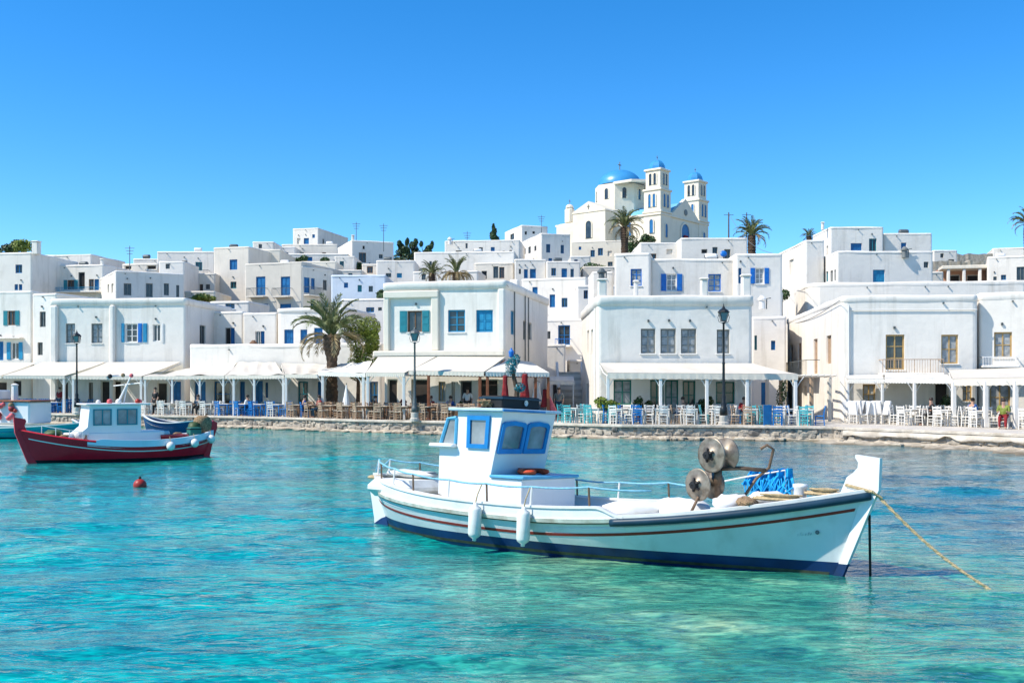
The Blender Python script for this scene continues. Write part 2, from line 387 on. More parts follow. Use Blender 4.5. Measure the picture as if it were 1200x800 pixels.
for i in range(270):
    s = rr.uniform(s_of_px(120), s_of_px(1300)); p, d, nr = edge_at(s); q = p - nr * rr.uniform(.1, 1.1); sc = rr.uniform(.14, .44)
    q.z = .07 - .09 * ((p - q).length) + rr.uniform(-.02, .04)
    o = link('rock', PALE[rr.randrange(5)], ledge); o.location = q; o.scale = (sc * 1.5, sc, sc * .55); o.rotation_euler = (0, 0, rr.uniform(0, 6.28))
# hill under the town
def hill_z(x, y):
    cap = 25.3 - 9.5 * smooth01((-14 - x) / 45) - 3.0 * smooth01((x - 46) / 30)
    z = .30 + .245 * max(0., y - 76)
    if z > cap - 3: z = cap - 3 + 3 * (1 - math.exp(-(z - cap + 3) / 3))
    z -= .12 * max(0., y - 240)
    return z
mb = MB(); hx = list(range(-400, -120, 40)) + list(range(-120, 140, 5)) + list(range(140, 441, 40)); hy = [77, 80] + list(range(84, 250, 5)) + list(range(260, 600, 40))
for y in hy:
    for x in hx:
        z = hill_z(x, y) + (.5 * fnoise(x * .07, y * .07) if y > 84 else 0); mb.v.append((x, y, -1. if y < 81 else z))
for j in range(len(hy) - 1):
    for i in range(len(hx) - 1):
        a = j * len(hx) + i; mb.f.append((a, a + 1, a + len(hx) + 1, a + len(hx)))
struct(mb.build('hill', 'earth', None, True))
# ------------------------------------------------------------------ buildings
STY = {  # frame, pane, shutters, columns, rows
 'cyan': ('cyan', 'glass', None, 2, 3), 'cyanc': ('cyan', 'cyan', None, 2, 2), 'blue': ('blue', 'glass', None, 2, 2), 'bluefill': ('blue', 'blue', None, 2, 2),
 'bright': ('brightblue', 'curtain', None, 2, 3), 'brights': ('whitepaint', 'curtain', 'brightblue', 2, 3), 'blueshut': ('whitepaint', 'glass', 'cyan', 2, 3),
 'tealshut': ('brownwood', 'glass', 'teal', 2, 1), 'tealfill': ('teal', 'teal', None, 2, 2), 'teal': ('teal', 'glass', None, 2, 2), 'greyc': ('greyframe', 'curtain', None, 2, 3), 'grey': ('greyframe', 'glass', None, 2, 2),
 'ochre': ('ochre', 'glass', None, 2, 3), 'ochrec': ('ochre', 'curtain', None, 2, 2), 'white': ('whitepaint', 'glass', None, 2, 3), 'green': ('green', 'glass', None, 2, 2), 'greenw': ('green', 'curtain', None, 2, 2),
 'tan': ('tanwood', 'tanwood', None, 1, 1), 'brown': ('brownwood', 'glass', None, 2, 2), 'dark': ('greyframe', 'dark', None, 1, 1), 'open': ('cream', 'interiorshade', None, 1, 1), 'niche': ('white', 'white2', None, 0, 0)}
def make_window(root, T, a0, a1, z0, z1, r, sty, small, pane_label=None):
    fr, pane, sh, nx, nz = STY[sty]; b = min(.075, (a1 - a0) * .12); door = sty.endswith('fill') or sty == 'tan' or sty == 'cyanc'
    mb = MB(); e0, e1 = r - .075, r - .005
    if nx == 0: b = .02
    mb.box(a0, e0, z0, a0 + b, e1, z1).box(a1 - b, e0, z0, a1, e1, z1).box(a0 + b, e0, z1 - b, a1 - b, e1, z1).box(a0 + b, e0, z0, a1 - b, e1, z0 + b)
    if nx > 1:
        m = (a0 + a1) / 2; mb.box(m - b * .42, e0 + .01, z0 + b, m + b * .42, e1, z1 - b)
        if not small:
            for k in range(1, nz):
                zz = z0 + (z1 - z0) * k / nz; q = b * .3
                mb.box(a0 + b, e0 + .02, zz - q, m - b * .42, e1, zz + q).box(m + b * .42, e0 + .02, zz - q, a1 - b, e1, zz + q)
    win = mb.build('door' if door and (z1 - z0) > 1.65 else 'window', fr, root); win.matrix_local = T
    pn = MB()
    if door:
        for (p0, p1) in (((a0 + b), (a0 + a1) / 2 - .02), ((a0 + a1) / 2 + .02, a1 - b)):
            pn.box(p0, r - .035, z0 + b, p1, r - .004, z1 - b)
            if not small:
                for k in range(2):
                    q0 = z0 + b + (z1 - z0 - 2 * b) * (k / 2) + .06; q1 = z0 + b + (z1 - z0 - 2 * b) * ((k + 1) / 2) - .06
                    pn.box(p0 + .05, r - .055, q0, p1 - .05, r - .036, q1)
        pn.build('leaf', pane, win)
    else:
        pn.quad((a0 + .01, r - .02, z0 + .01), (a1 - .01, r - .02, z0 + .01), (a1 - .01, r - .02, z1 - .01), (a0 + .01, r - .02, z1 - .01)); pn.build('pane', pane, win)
    if sh:
        wd = (a1 - a0) * .5
        for x0 in (a0 - wd - .02, a1 + .02):
            s = MB(); s.box(x0, -.045, z0, x0 + wd, -.004, z1)
            if not small:
                for k in range(3):
                    q0 = z0 + (z1 - z0) * (k + .12) / 3; q1 = z0 + (z1 - z0) * (k + .88) / 3
                    s.box(x0 + .06, -.058, q0, x0 + wd - .06, -.046, q1)
            s.build('shutter', sh, win)
    if not small and not door and nx:
        MB().cbox(a0 - .06, -.06, z0 - .07, a1 + .06, r - .08, z0 - .003, .015).build('sill', 'whitepaint', win)
    return win
def wall_grid(mb, P, a0, a1, z0, z1, ops, r):
    xs = sorted({a0, a1} | {o[0] for o in ops} | {o[1] for o in ops}); zs = sorted({z0, z1} | {o[2] for o in ops} | {o[3] for o in ops})
    for i in range(len(xs) - 1):
        for j in range(len(zs) - 1):
            cx, cz = (xs[i] + xs[i + 1]) / 2, (zs[j] + zs[j + 1]) / 2
            if any(o[0] < cx < o[1] and o[2] < cz < o[3] for o in ops): continue
            mb.quad(P(xs[i], 0, zs[j]), P(xs[i + 1], 0, zs[j]), P(xs[i + 1], 0, zs[j + 1]), P(xs[i], 0, zs[j + 1]))
    for (x0, x1, q0, q1) in ops:
        mb.quad(P(x0, 0, q0), P(x0, 0, q1), P(x0, r, q1), P(x0, r, q0)); mb.quad(P(x1, 0, q1), P(x1, 0, q0), P(x1, r, q0), P(x1, r, q1))
        mb.quad(P(x0, 0, q0), P(x0, r, q0), P(x1, r, q0), P(x1, 0, q0)); mb.quad(P(x0, 0, q1), P(x1, 0, q1), P(x1, r, q1), P(x0, r, q1))
class Bld: pass
def rrect(W, D, c, o, seg=3):            # rounded rectangle outline, offset outwards by o
    out = []
    for (cx, cy, a) in ((c, c, 180), (W - c, c, 270), (W - c, D - c, 0), (c, D - c, 90)):
        for k in range(seg + 1):
            t = R(a + 90 * k / seg); out.append((cx + (c + o) * math.cos(t), cy + (c + o) * math.sin(t)))
    return out
def bld(name, label, L, Rr, top, D=8., m='white', ops=(), z0=None, cap=.22, ledge=.022, cat='house', c=.14, chims=(), group=None, balc=(), topz=None):
    b = Bld(); A = Vector((X(*L), L[1], 0)); B = Vector((X(*Rr), Rr[1], 0)); d = B - A; b.W = W = d.length; b.D = D
    b.u = u = d / W; b.v = v = Vector((-u.y, u.x, 0)); b.A = A; b.name = name
    ztop = topz if topz is not None else CAMZ - (top - HY) / F * L[1]
    mid = A + u * W / 2 + v * D * .5
    if z0 is None: z0 = QZ - .02 if A.y < 78 else hill_z(mid.x, mid.y) - 2.5
    b.z0 = z0; b.h = h = ztop - z0
    b.root = root = thing(name, label, cat, (A.x, A.y, z0), math.atan2(u.y, u.x), group)
    def ray(px, P0, dr):                 # where the pixel column meets a vertical plane
        k = (px - 600) / F; s = (k * P0.y - P0.x) / (dr.x - k * dr.y); return s, P0.y + s * dr.y
    planes = {'F': (A, u, W), 'L': (A + v * D, -v, D), 'R': (B, v, D)}
    Ts = {'F': Matrix.Identity(4), 'L': Matrix.Translation((0, D, 0)) @ Matrix.Rotation(R(-90), 4, 'Z'), 'R': Matrix.Translation((W, 0, 0)) @ Matrix.Rotation(R(90), 4, 'Z')}
    b.Ts = Ts
    holes = {'F': [], 'L': [], 'R': []}; wins = []
    for (f, x0, y0, x1, y1, sty) in ops:
        P0, dr, ln = planes[f]; s0_, Y0 = ray(x0, P0, dr); s1_, Y1 = ray(x1, P0, dr)
        if s0_ > s1_: s0_, s1_, Y0, Y1 = s1_, s0_, Y1, Y0
        Ym = (Y0 + Y1) / 2; zt = CAMZ - (y0 - HY) / F * Ym - z0; zb = CAMZ - (y1 - HY) / F * Ym - z0
        s0_, s1_ = max(s0_, c + .03), min(s1_, ln - c - .03); zb = max(zb, .06); zt = min(zt, h - .15)
        if s1_ - s0_ < .15 or zt - zb < .15: print('skip opening', name, f, x0, s0_, s1_, zb, zt); continue
        holes[f].append((s0_, s1_, zb, zt)); wins.append((f, s0_, s1_, zb, zt, sty, abs(x1 - x0) < 10))
    if A.y > 84 and not any(q_ in label.split() for q_ in ('salmon', 'plain', 'blank', 'one', 'two', 'twin', 'three', 'four', 'single', 'slit')):           # small openings that crowd the hillside fronts
        rw = random.Random(int(abs(A.x) * 31 + A.y * 7)); made = 0
        for _ in range(40):
            if made >= max(1, int(W / 2.1)): break
            ww, hh = rw.choice(((.5, .7), (.6, .9), (.75, 1.1), (.4, .5), (.7, 1.7))); s0_ = rw.uniform(.35, max(.36, W - ww - .35)); zt = h - rw.choice((.75, .9, 1.1, 3.2)); zb = zt - hh
            if s0_ + ww > W - .3 or zb < .3 or any(s0_ - .4 < o[1] and s0_ + ww + .4 > o[0] and zb - .4 < o[3] and zt + .4 > o[2] for o in holes['F']): continue
            made += 1; holes['F'].append((s0_, s0_ + ww, zb, zt)); wins.append(('F', s0_, s0_ + ww, zb, zt, rw.choice(('blue', 'bluefill', 'grey', 'brown', 'teal', 'grey', 'bluefill', 'dark')), True))
    r = .17; wall = MB()
    PF = lambda a, e, z: (a, e, z)
    PL = lambda a, e, z: (e, D - a, z)
    PR = lambda a, e, z: (W - e, a, z)
    wall_grid(wall, PF, c, W - c, -.3, h - .06, holes['F'], r); wall_grid(wall, PL, c, D - c, -.3, h - .06, holes['L'], r); wall_grid(wall, PR, c, D - c, -.3, h - .06, holes['R'], r)
    wall.quad((W - c, D, -.3), (c, D, -.3), (c, D, h - .06), (W - c, D, h - .06))
    ol = rrect(W, D, c, 0.)
    for k in range(4):
        for j in range(3):
            p, q = ol[k * 4 + j], ol[k * 4 + j + 1]; wall.quad((*p, -.3), (*q, -.3), (*q, h - .06), (*p, h - .06))
    wall.build('wall', m, root)
    MB().poly([(x, y, h - cap - .02) for x, y in rrect(W, D, c, -.12)]).build('roof', 'roofing', root)
    pr = MB(); rg = []
    for (o, z) in ((.004, h - cap), (ledge, h - cap + .03), (ledge, h - .10), (ledge - .03, h - .03), (ledge - .10, h), (-.14, h), (-.2, h - .03), (-.23, h - .1), (-.23, h - cap - .03)):
        ring = []; base = rrect(W, D, max(c, .1), o)
        for (xa, ya), (xb_, yb_) in zip(base, base[1:] + base[:1]):
            ln_ = max(abs(xb_ - xa), abs(yb_ - ya)); kk = max(1, int(ln_ / .7))
            kk = int(max(W, D) / .7) if False else kk
            ring += [(xa + (xb_ - xa) * q / kk, ya + (yb_ - ya) * q / kk) for q in range(kk)]
        rg.append((ring, o, z))
    nmin = min(len(r_[0]) for r_ in rg)
    if any(len(r_[0]) != nmin for r_ in rg):          # keep the same count on every ring
        ref = [(x / W, y / D) for x, y in rg[0][0]]
        rg = [([(-o + fx * (W + 2 * o), -o + fy * (D + 2 * o)) for fx, fy in ref], o, z) for _, o, z in rg]
    rg = [[(x + .035 * fnoise(x * .5 + A.x, y * .5, z), y + .035 * fnoise(x * .5 + A.x, y * .5, z + 9), z + (.05 * fnoise(x * .45 + A.x, y * .45 + A.y) if z > h - .2 else 0)) for x, y in ring] for ring, o, z in rg]
    pr.rings(rg).build('parapet', m, root, True)
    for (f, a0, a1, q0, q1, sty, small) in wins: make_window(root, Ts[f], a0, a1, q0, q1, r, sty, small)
    rs = random.Random(int(abs(A.x) * 97 + A.y * 13)); dk = MB()
    for (f, a0, a1, q0, q1, sty, small) in wins:
        if f == 'F' and q1 < h - .9 and rs.random() < .4:
            m0 = (a0 + a1) / 2 + rs.uniform(-.1, .1); zq = q1 + rs.uniform(.3, .45); dk.box(m0 - .05, -.10, zq, m0 + .05, -.005, zq + .12); dk.box(m0 - .02, -.13, zq + .08, m0 + .02, -.10, zq + .13)
    for k in range(max(1, int(W / 4.5))): xq = rs.uniform(.5, max(.6, W - .5)); dk.box(xq - .035, -.15, h - cap - .11, xq + .035, -.003, h - cap - .04)
    dk.build('wall_fittings', 'greyiron', root)['kind'] = 'stuff'
    for (x0, x1, yt, dd) in chims:
        P0 = A + v * dd; s0_, Ya = ray(x0, P0, u); s1_, _ = ray(x1, P0, u); zt = CAMZ - (yt - HY) / F * Ya - z0; wd = s1_ - s0_
        ch = MB().cbox(s0_, dd, h - cap - .05, s1_, dd + wd, zt - .12, .06); ch.cbox(s0_ - .05, dd - .05, zt - .12, s1_ + .05, dd + wd + .05, zt, .05)
        ch.build('chimney', m, root)
    for (f, x0, x1, ys, yr, dp, mt) in balc:        # slab top at ys, rail top at yr
        P0, dr, ln = planes[f]; s0_, Ya = ray(x0, P0, dr); s1_, Yb = ray(x1, P0, dr)
        if s0_ > s1_: s0_, s1_ = s1_, s0_
        Ym = (Ya + Yb) / 2; zs = CAMZ - (ys - HY) / F * Ym - z0; zr = CAMZ - (yr - HY) / F * Ym - z0
        bo = MB().cbox(s0_, -dp, zs - .14, s1_, -.002, zs, .03).build('balcony', m, root); bo.matrix_local = Ts[f]
        ra = MB(); ra.box(s0_ + .03, -dp + .03, zr - .04, s1_ - .03, -dp + .07, zr).box(s0_ + .03, -dp + .07, zr - .04, s0_ + .07, -.01, zr).box(s1_ - .07, -dp + .07, zr - .04, s1_ - .03, -.01, zr)
        nb = max(4, int((s1_ - s0_) / (.13 if f == 'F' else .45)))
        for k in range(nb + 1):
            xx = s0_ + .04 + (s1_ - s0_ - .08) * k / nb; q = .035 if k % 6 == 0 else .016
            ra.box(xx - q / 2, -dp + .04, zs, xx + q / 2, -dp + .06, zr - .04)
        ra.build('railing', mt, bo)
    return b
def box_part(b, name, m, s0, d0, za, s1, d1, zb, c=.05): return MB().cbox(s0, d0, za, s1, d1, zb, c).build(name, m, b.root)
def loc_z(b, py, Y): return CAMZ - (py - HY) / F * Y - b.z0
def loc_s(b, px, d=0.):
    P0 = b.A + b.v * d; k = (px - 600) / F; s = (k * P0.y - P0.x) / (b.u.x - k * b.u.y); return s
# --- front tier
bA2 = bld('house', 'white house with teal shuttered window above the leftmost awning', (-45, 81), (37, 80), 342, 8,
    ops=[('F', 9, 364, 18, 381, 'tealshut'), ('F', 13, 401, 22, 421, 'blueshut'), ('F', -4, 400, 4, 422, 'bluefill'), ('F', 16, 446, 25, 464, 'dark'), ('F', -12, 447, 8, 470, 'open')])
box_part(bA2, 'ledge', 'white', loc_s(bA2, -30), -.5, loc_z(bA2, 397, 80), loc_s(bA2, 28), .02, loc_z(bA2, 395, 80))
bA2b = bld('house', 'narrow white house end with two small grey windows, squeezed beside the pilastered house', (37.5, 78.6), (66, 78), 344, 8,
    ops=[('F', 46.5, 365, 53.5, 383, 'grey'), ('F', 44, 401, 50, 416, 'grey')])
bA3 = bld('house', 'long white two-storey house with rounded pilasters and one blue shuttered window', (60, 73.5), (217, 72.6), 350, 9, cap=.5, ledge=.09,
    ops=[('F', 77, 379, 88, 402, 'greyc'), ('F', 107, 379, 120, 402, 'greyc'), ('F', 147, 379, 161, 401, 'white'), ('F', 179, 380, 188, 400, 'white'), ('F', 34, 447, 47, 478, 'open'),
         ('F', 70, 447, 80, 478, 'open'), ('F', 104, 448, 109, 470, 'grey'), ('F', 118, 446, 142, 478, 'open'), ('F', 184, 448, 196, 478, 'open'), ('F', 199, 447, 212, 470, 'bluefill'), ('R', 234, 381, 241, 403, 'grey')])
for (p0, p1) in ((60.5, 69), (130, 136)):
    s_ = loc_s(bA3, p0); box_part(bA3, 'pilaster', 'white', max(s_, .02), -.32, 0, loc_s(bA3, p1), .03, bA3.h - .5, .1)
s_ = loc_s(bA3, 166); zz0, zz1 = loc_z(bA3, 401, 73), loc_z(bA3, 379, 73)
for (p0, p1, mt) in ((162, 166.5, 'brightblue'), (168, 172.5, 'cyan'), (142.5, 146, 'cyan'), (189.5, 192, 'whitepaint')):
    MB().box(loc_s(bA3, p0), -.05, zz0, loc_s(bA3, p1), -.004, zz1).box(loc_s(bA3, p0) + .05, -.065, zz0 + .1, loc_s(bA3, p1) - .05, -.051, zz1 - .1).build('shutter', mt, bA3.root)
bG = bld('taverna', 'low white taverna with blue doors and a plain roof terrace wall, behind the palm', (222, 69.5), (447, 66.5), 403.5, 7, cap=.3, ledge=.02, cat='taverna',
    ops=[('F', 228, 447, 241, 476, 'bluefill'), ('F', 251, 447, 270, 476, 'blue'), ('F', 281, 447, 287, 476, 'bluefill'), ('F', 295, 446, 308, 478, 'bluefill'), ('F', 311, 448, 314, 466, 'bluefill'),
         ('F', 349, 447, 361, 476, 'teal'), ('F', 372, 447, 379, 476, 'bluefill'), ('F', 433, 447, 443, 478, 'blue')])
bC9a = bld('house', 'small white house with one blue window, set in the corner behind the terrace', (248, 78), (284.5, 77.5), 365, 7, ops=[('F', 264, 384, 270, 403, 'dark'), ('F', 270, 384, 275, 403, 'bluefill')])
bC9b = bld('house', 'small white house with a half glazed blue and white door on the terrace', (284.5, 77), (324, 76.6), 366.5, 7, ops=[('F', 299, 388, 305, 404, 'white'), ('F', 305.2, 388, 310, 404, 'bluefill'), ('F', 322, 393, 327, 399, 'grey')])
bC9c = bld('house', 'white house with three royal blue doors behind the fronds of the big palm', (324.5, 76), (405, 75), 361, 7, cap=.35, ledge=.06, c=.3,
    ops=[('F', 333, 386, 344, 406, 'bluefill'), ('F', 352, 386, 360, 406, 'bluefill'), ('F', 368, 384, 378, 407, 'bluefill')])
bCen = bld('seafront_house', 'two-storey white house with cream corner bay and cyan windows above a terrace awning', (450, 59.6), (592, 58), 331, 13, cap=.5, ledge=.10, cat='house',
    ops=[('F', 477.5, 364, 494.5, 389, 'tealshut'), ('F', 525, 363, 545, 389, 'cyan'), ('F', 558, 363, 577.5, 389, 'cyanc'), ('F', 482, 444, 502, 481, 'open'), ('F', 454, 444, 466, 481, 'open'), ('F', 514, 447, 522, 470, 'ochrec'), ('F', 529, 447, 533, 481, 'white'), ('F', 540, 446, 553, 472, 'dark'), ('F', 560, 444, 584, 470, 'open'),
         ('R', 598.5, 364, 603, 392, 'cyanc'), ('R', 613, 376, 616.5, 398, 'greyc'), ('R', 618.5, 378, 623, 398, 'greyc')])
b = bCen; zc0, zc1 = loc_z(b, 418, 59), loc_z(b, 411, 59)
box_part(b, 'ledge', 'cream', -.5, -.55, zc0, b.W + .05, .03, zc1, .06)
for p0, p1 in ((450.5, 457), (506, 515)): box_part(b, 'pilaster', 'cream', max(.0, loc_s(b, p0)), -.2, zc1, loc_s(b, p1), .03, b.h - .52, .05)
box_part(b, 'lintel', 'cream', loc_s(b, 450.5), -.24, b.h - .95, loc_s(b, 515), .03, b.h - .53, .05)
box_part(b, 'pilaster', 'white', loc_s(b, 584), -.16, zc1, loc_s(b, 592) - .02, .03, b.h - .52, .05)
for px, d_ in ((604.5, 2.2), (619, 5.2), (621.5, 6.2)):
    MB().tube([(b.W + .06, d_, 3.2), (b.W + .06, d_, b.h - .1)], .035, 6).build('pipe', 'greyiron', b.root)
MB().cbox(b.W - .9, 5.0, b.h - .3, b.W - .35, 5.5, b.h + .55, .08).build('chimney', 'white', b.root)
bH1 = bld('seafront_house', 'large white house with a row of grey-green windows above the long flat awning', (700, 54), (882, 54), 346, 12, cap=.55, ledge=.07, c=.2,
    ops=[('F', 751, 385, 768, 414, 'greyc'), ('F', 774, 385, 792, 414, 'greyc'), ('F', 798, 385, 816, 414, 'greyc'), ('F', 840, 386, 855, 414, 'greyc'), ('F', 719, 445, 740, 474, 'greenw'), ('F', 762, 445, 778, 486, 'green'), ('F', 779.5, 445, 795, 486, 'greenw'),
         ('F', 800, 446, 815, 480, 'green'), ('F', 839, 447, 861, 473, 'green'), ('L', 688, 387, 690.3, 415, 'niche'), ('L', 692.5, 386, 695, 415, 'niche'), ('L', 687, 449, 689.5, 475, 'greyc')],
    chims=[(701, 711, 326, .1), (743, 748, 328, 4.), (821.5, 830, 325, .3), (870, 880, 321, .5)])
b = bH1
for zz, x0 in ((0, -.1),):
    MB().tube([(-.07, .9, .1), (-.07, .9, b.h - .6)], .05, 6).build('pipe', 'whitepaint', b.root)
bRt = bld('seafront_house', 'large white corner house with ochre framed windows and a slatted wooden balcony', (986, 53.5), (1147, 52.7), 346.5, 19, cap=.35, ledge=.03, c=.3,
    ops=[('F', 1038, 392, 1060, 433, 'ochre'), ('F', 1103, 392, 1123, 426, 'ochrec'), ('F', 1011, 450, 1026, 474, 'ochrec'), ('F', 1095, 448, 1112, 482, 'open'), ('F', 1128, 446, 1142, 470, 'ochrec'),
         ('L', 926, 404, 929, 430, 'tan'), ('L', 935, 402, 939, 432, 'tan'), ('L', 953.5, 397, 958, 438, 'tan'), ('L', 968.5, 393, 974, 426, 'tan'), ('L', 941, 452, 946, 478, 'niche')],
    balc=[('F', 1029, 1101, 437, 421, .9, 'tanwood'), ('L', 923, 961, 440, 424, .8, 'greyiron')])
bRt2 = bld('seafront_house', 'white house wing with one ochre window above the right-hand terrace canopy', (1147.6, 53.3), (1262, 52.0), 343, 10, cap=.4,
    ops=[('F', 1165, 389, 1186, 419, 'ochrec'), ('F', 1160, 449, 1184, 482, 'ochrec'), ('F', 1214, 389, 1234, 419, 'ochrec')], balc=[('F', 1148.5, 1192, 428, 418, .8, 'whitepaint')])
MB().tube([(.35, -.08, .2), (.35, -.08, bRt.h - .5)], .05, 6).build('pipe', 'whitepaint', bRt.root)
MB().tube([(.5, -.06, bRt.h - .75), (bRt.W - .1, -.06, bRt.h - .78)], .03, 6).build('pipe', 'whitepaint', bRt.root)
# --- right of the big house, alley
bld('house', 'small white house with a recessed teal door beside the big seafront house', (881, 66), (921.5, 65.5), 371, 6, ops=[('F', 882.3, 393, 887, 410, 'tealfill'), ('F', 903.5, 399, 908.5, 410, 'bluefill'), ('F', 892, 448, 901, 474, 'bluefill')])
bld('house', 'stepped white house with a tiny arched wall between the two seafront houses', (880.5, 75), (918, 75), 343, 6, ops=[('F', 884, 356, 892, 366, 'white')])
# --- second tier
bld('house', 'white upper house with a single blue framed window above the chimneyed roof', (720, 71.5), (762, 71), 297, 9, ops=[('F', 739, 315, 752, 335, 'bright')])
bld('house', 'wide white upper house with royal blue shutters and a second blue window', (762.4, 72), (862, 72), 303, 9, ops=[('F', 781, 321, 793, 341, 'brights'), ('F', 830, 321, 845, 341.5, 'bright')])
bld('house', 'white upper house with blue shutters at the end of the raised row', (862.4, 71), (917, 71), 297, 9, ops=[('F', 863, 314, 869, 332, 'bluefill'), ('F', 885, 314, 895.5, 332.5, 'brights')])
bld('house', 'long low white house in front of the church', (750, 100), (797, 100), 284, 8, ops=[('F', 781, 292, 788, 298, 'niche')])
bld('house', 'low white house with a round blue dish, in front of the bell towers', (797.5, 98), (876, 98), 278.5, 8, ops=[('F', 822, 292, 829, 297, 'dark')])
bld('house', 'white house with blue balcony windows at the head of the stepped alley', (611, 92), (687, 90), 327, 8, ops=[('F', 644, 345, 650.5, 360, 'bluefill'), ('F', 658, 349, 665, 360, 'blue')],
    balc=[('F', 637, 682, 373, 361, 1.0, 'whitepaint')])
bld('house', 'white house with a dark doorway and blue rail up the stepped alley', (634, 82), (692, 81), 374, 7, ops=[('F', 654, 381, 668, 404, 'blue'), ('F', 640, 388, 645, 397, 'grey')], balc=[('F', 652, 670, 405, 397, .7, 'brightblue')])
bld('house', 'plain white alley house beside the steps', (640, 73), (663, 73), 403, 5, ops=[('F', 647, 448, 659, 486, 'open')])
bld('house', 'little white alley house with worn beige corner', (667, 75), (683, 75), 421, 4, m='white2', ops=[('F', 672, 436, 677, 444, 'tan'), ('F', 671, 452, 678, 484, 'dark')])
# --- left middle tier
bld('house', 'tall white house block at the far left with a blue window', (-40, 99), (37, 98), 297, 8, ops=[('F', 18, 310, 26, 320, 'blue'), ('F', 17, 333, 21, 340, 'bluefill'), ('F', 22, 333, 26, 340, 'bluefill')], chims=[(37, 44, 282, -.4)])
bld('house', 'white balcony house with blue shutters, white canopy and a blue rail', (45, 103), (121, 102), 311, 6, ops=[('F', 50, 327, 61, 339, 'blue'), ('F', 79, 328, 87, 339, 'tealshut'), ('F', 104, 327, 110, 340, 'brown'), ('F', 110.4, 327, 116, 340, 'bluefill')],
    balc=[('F', 46, 118, 342, 337.5, .9, 'cyan')], chims=[(117, 120.5, 303, .2)])
bld('house', 'plain white rooftop block behind the balcony house', (46, 112), (107, 111), 299, 7)
bld('house', 'white house with a row of grey windows and a sunlit end wall', (135, 95), (216, 98.2), 316.5, 9, ops=[('F', 145, 332, 154, 346, 'grey'), ('F', 171, 332, 179, 348, 'grey'), ('F', 192, 332, 198, 346, 'grey'), ('F', 206.5, 334, 210, 348, 'grey'), ('L', 126, 333, 128, 343, 'niche'), ('L', 130.5, 332, 133, 343, 'niche')])
bld('house', 'stepped white house with small dark terrace openings under pergola poles', (143, 109), (185, 108.5), 309, 6, m='white2', ops=[('F', 146, 311, 154, 316, 'open'), ('F', 172, 310.5, 183, 316, 'open')])
bld('house', 'low white skyline house stepping down on the left of the hill', (156, 124), (190, 124), 303, 7)
bld('house', 'wide white skyline house with a little iron balcony', (184, 120), (251, 120), 294.5, 7, ops=[('F', 200, 307.5, 209, 317, 'grey'), ('F', 229, 307, 237, 317, 'teal')], balc=[('F', 224, 246, 322, 317, .8, 'iron')])
bld('house', 'off-white house under the little iron balcony', (214, 110), (252, 110), 320, 6, m='white2', ops=[('F', 229, 333, 233, 341, 'brown'), ('F', 234, 333, 238, 341, 'brown'), ('F', 241, 333, 246, 339, 'grey')])
bld('house', 'tall cream white house with blue windows one above the other', (250, 112), (292, 111), 290, 8, m='white2', ops=[('F', 269, 304, 278, 316, 'bluefill'), ('F', 270, 330, 277, 338, 'teal'), ('F', 264, 355, 276, 361, 'bluefill')])
bld('house', 'cream plastered block with one small dark window', (292, 116), (329, 116), 292, 8, m='cream', ops=[('F', 301, 304, 309, 308.5, 'blue')])
bld('house', 'beige house with two tall blue balcony doors', (287, 104), (354, 102), 309, 9, m='beige', ops=[('F', 300, 324, 311, 346, 'bluefill'), ('F', 329, 324, 340, 346, 'bluefill'), ('F', 298, 356, 314, 366, 'blue'), ('F', 328, 356, 341, 363, 'bluefill')],
    balc=[('F', 293, 314, 347.5, 338, .8, 'greyiron'), ('F', 323, 343, 347.5, 338, .8, 'greyiron')])
bld('house', 'pale house wing with narrow blue doors beside the beige house', (354.6, 102), (391, 106), 311.5, 8, m='white2', ops=[('F', 356, 325, 363, 343, 'bluefill'), ('F', 364.5, 326, 369, 339, 'bluefill'), ('F', 378.5, 328, 383, 340, 'grey')], balc=[('F', 355.5, 373, 346, 337, .8, 'greyiron')])
bld('house', 'little white rooftop cube with two vents', (296, 126), (321, 126), 283, 5, ops=[('F', 303, 286, 307, 291, 'grey')])
bld('house', 'white house on the hilltop with a bright blue door', (343, 142), (373, 141), 268, 10, ops=[('F', 348, 279, 352, 286, 'niche'), ('F', 356, 279, 362, 287, 'bluefill'), ('R', 378, 280, 380, 287, 'dark')])
bld('house', 'long beige terrace block below the hilltop house', (330, 135), (396, 135), 286, 5, m='white2')
bld('house', 'white house with terracotta pots and a blue door below the terrace block', (330, 126), (408, 126), 297, 7, ops=[('F', 358, 301, 366, 310.5, 'bluefill'), ('F', 377, 303, 386, 313, 'teal'), ('F', 400, 306, 405, 314, 'teal')])
bld('house', 'white skyline house with dark door and chimney, sunlit on its left wall', (412, 126), (461.5, 128), 281, 8, ops=[('F', 420.5, 296, 429, 307.5, 'brown'), ('F', 444, 298, 448.5, 303, 'grey'), ('F', 425, 288, 427.5, 292, 'dark')], chims=[(412.5, 415.5, 275, .2)])
bld('house', 'bluish white house with small green and blue windows above the palm', (388, 99), (452, 99), 322, 7, m='bluewhite', ops=[('F', 419, 334, 424, 342, 'tealfill'), ('F', 432, 335, 437, 342, 'grey')])
bld('house', 'plain white house behind the yellow-green tree', (400, 90), (452, 89.5), 350, 6, ops=[('F', 429, 360, 438.5, 366, 'blue'), ('F', 443, 360, 447.5, 364, 'grey')])
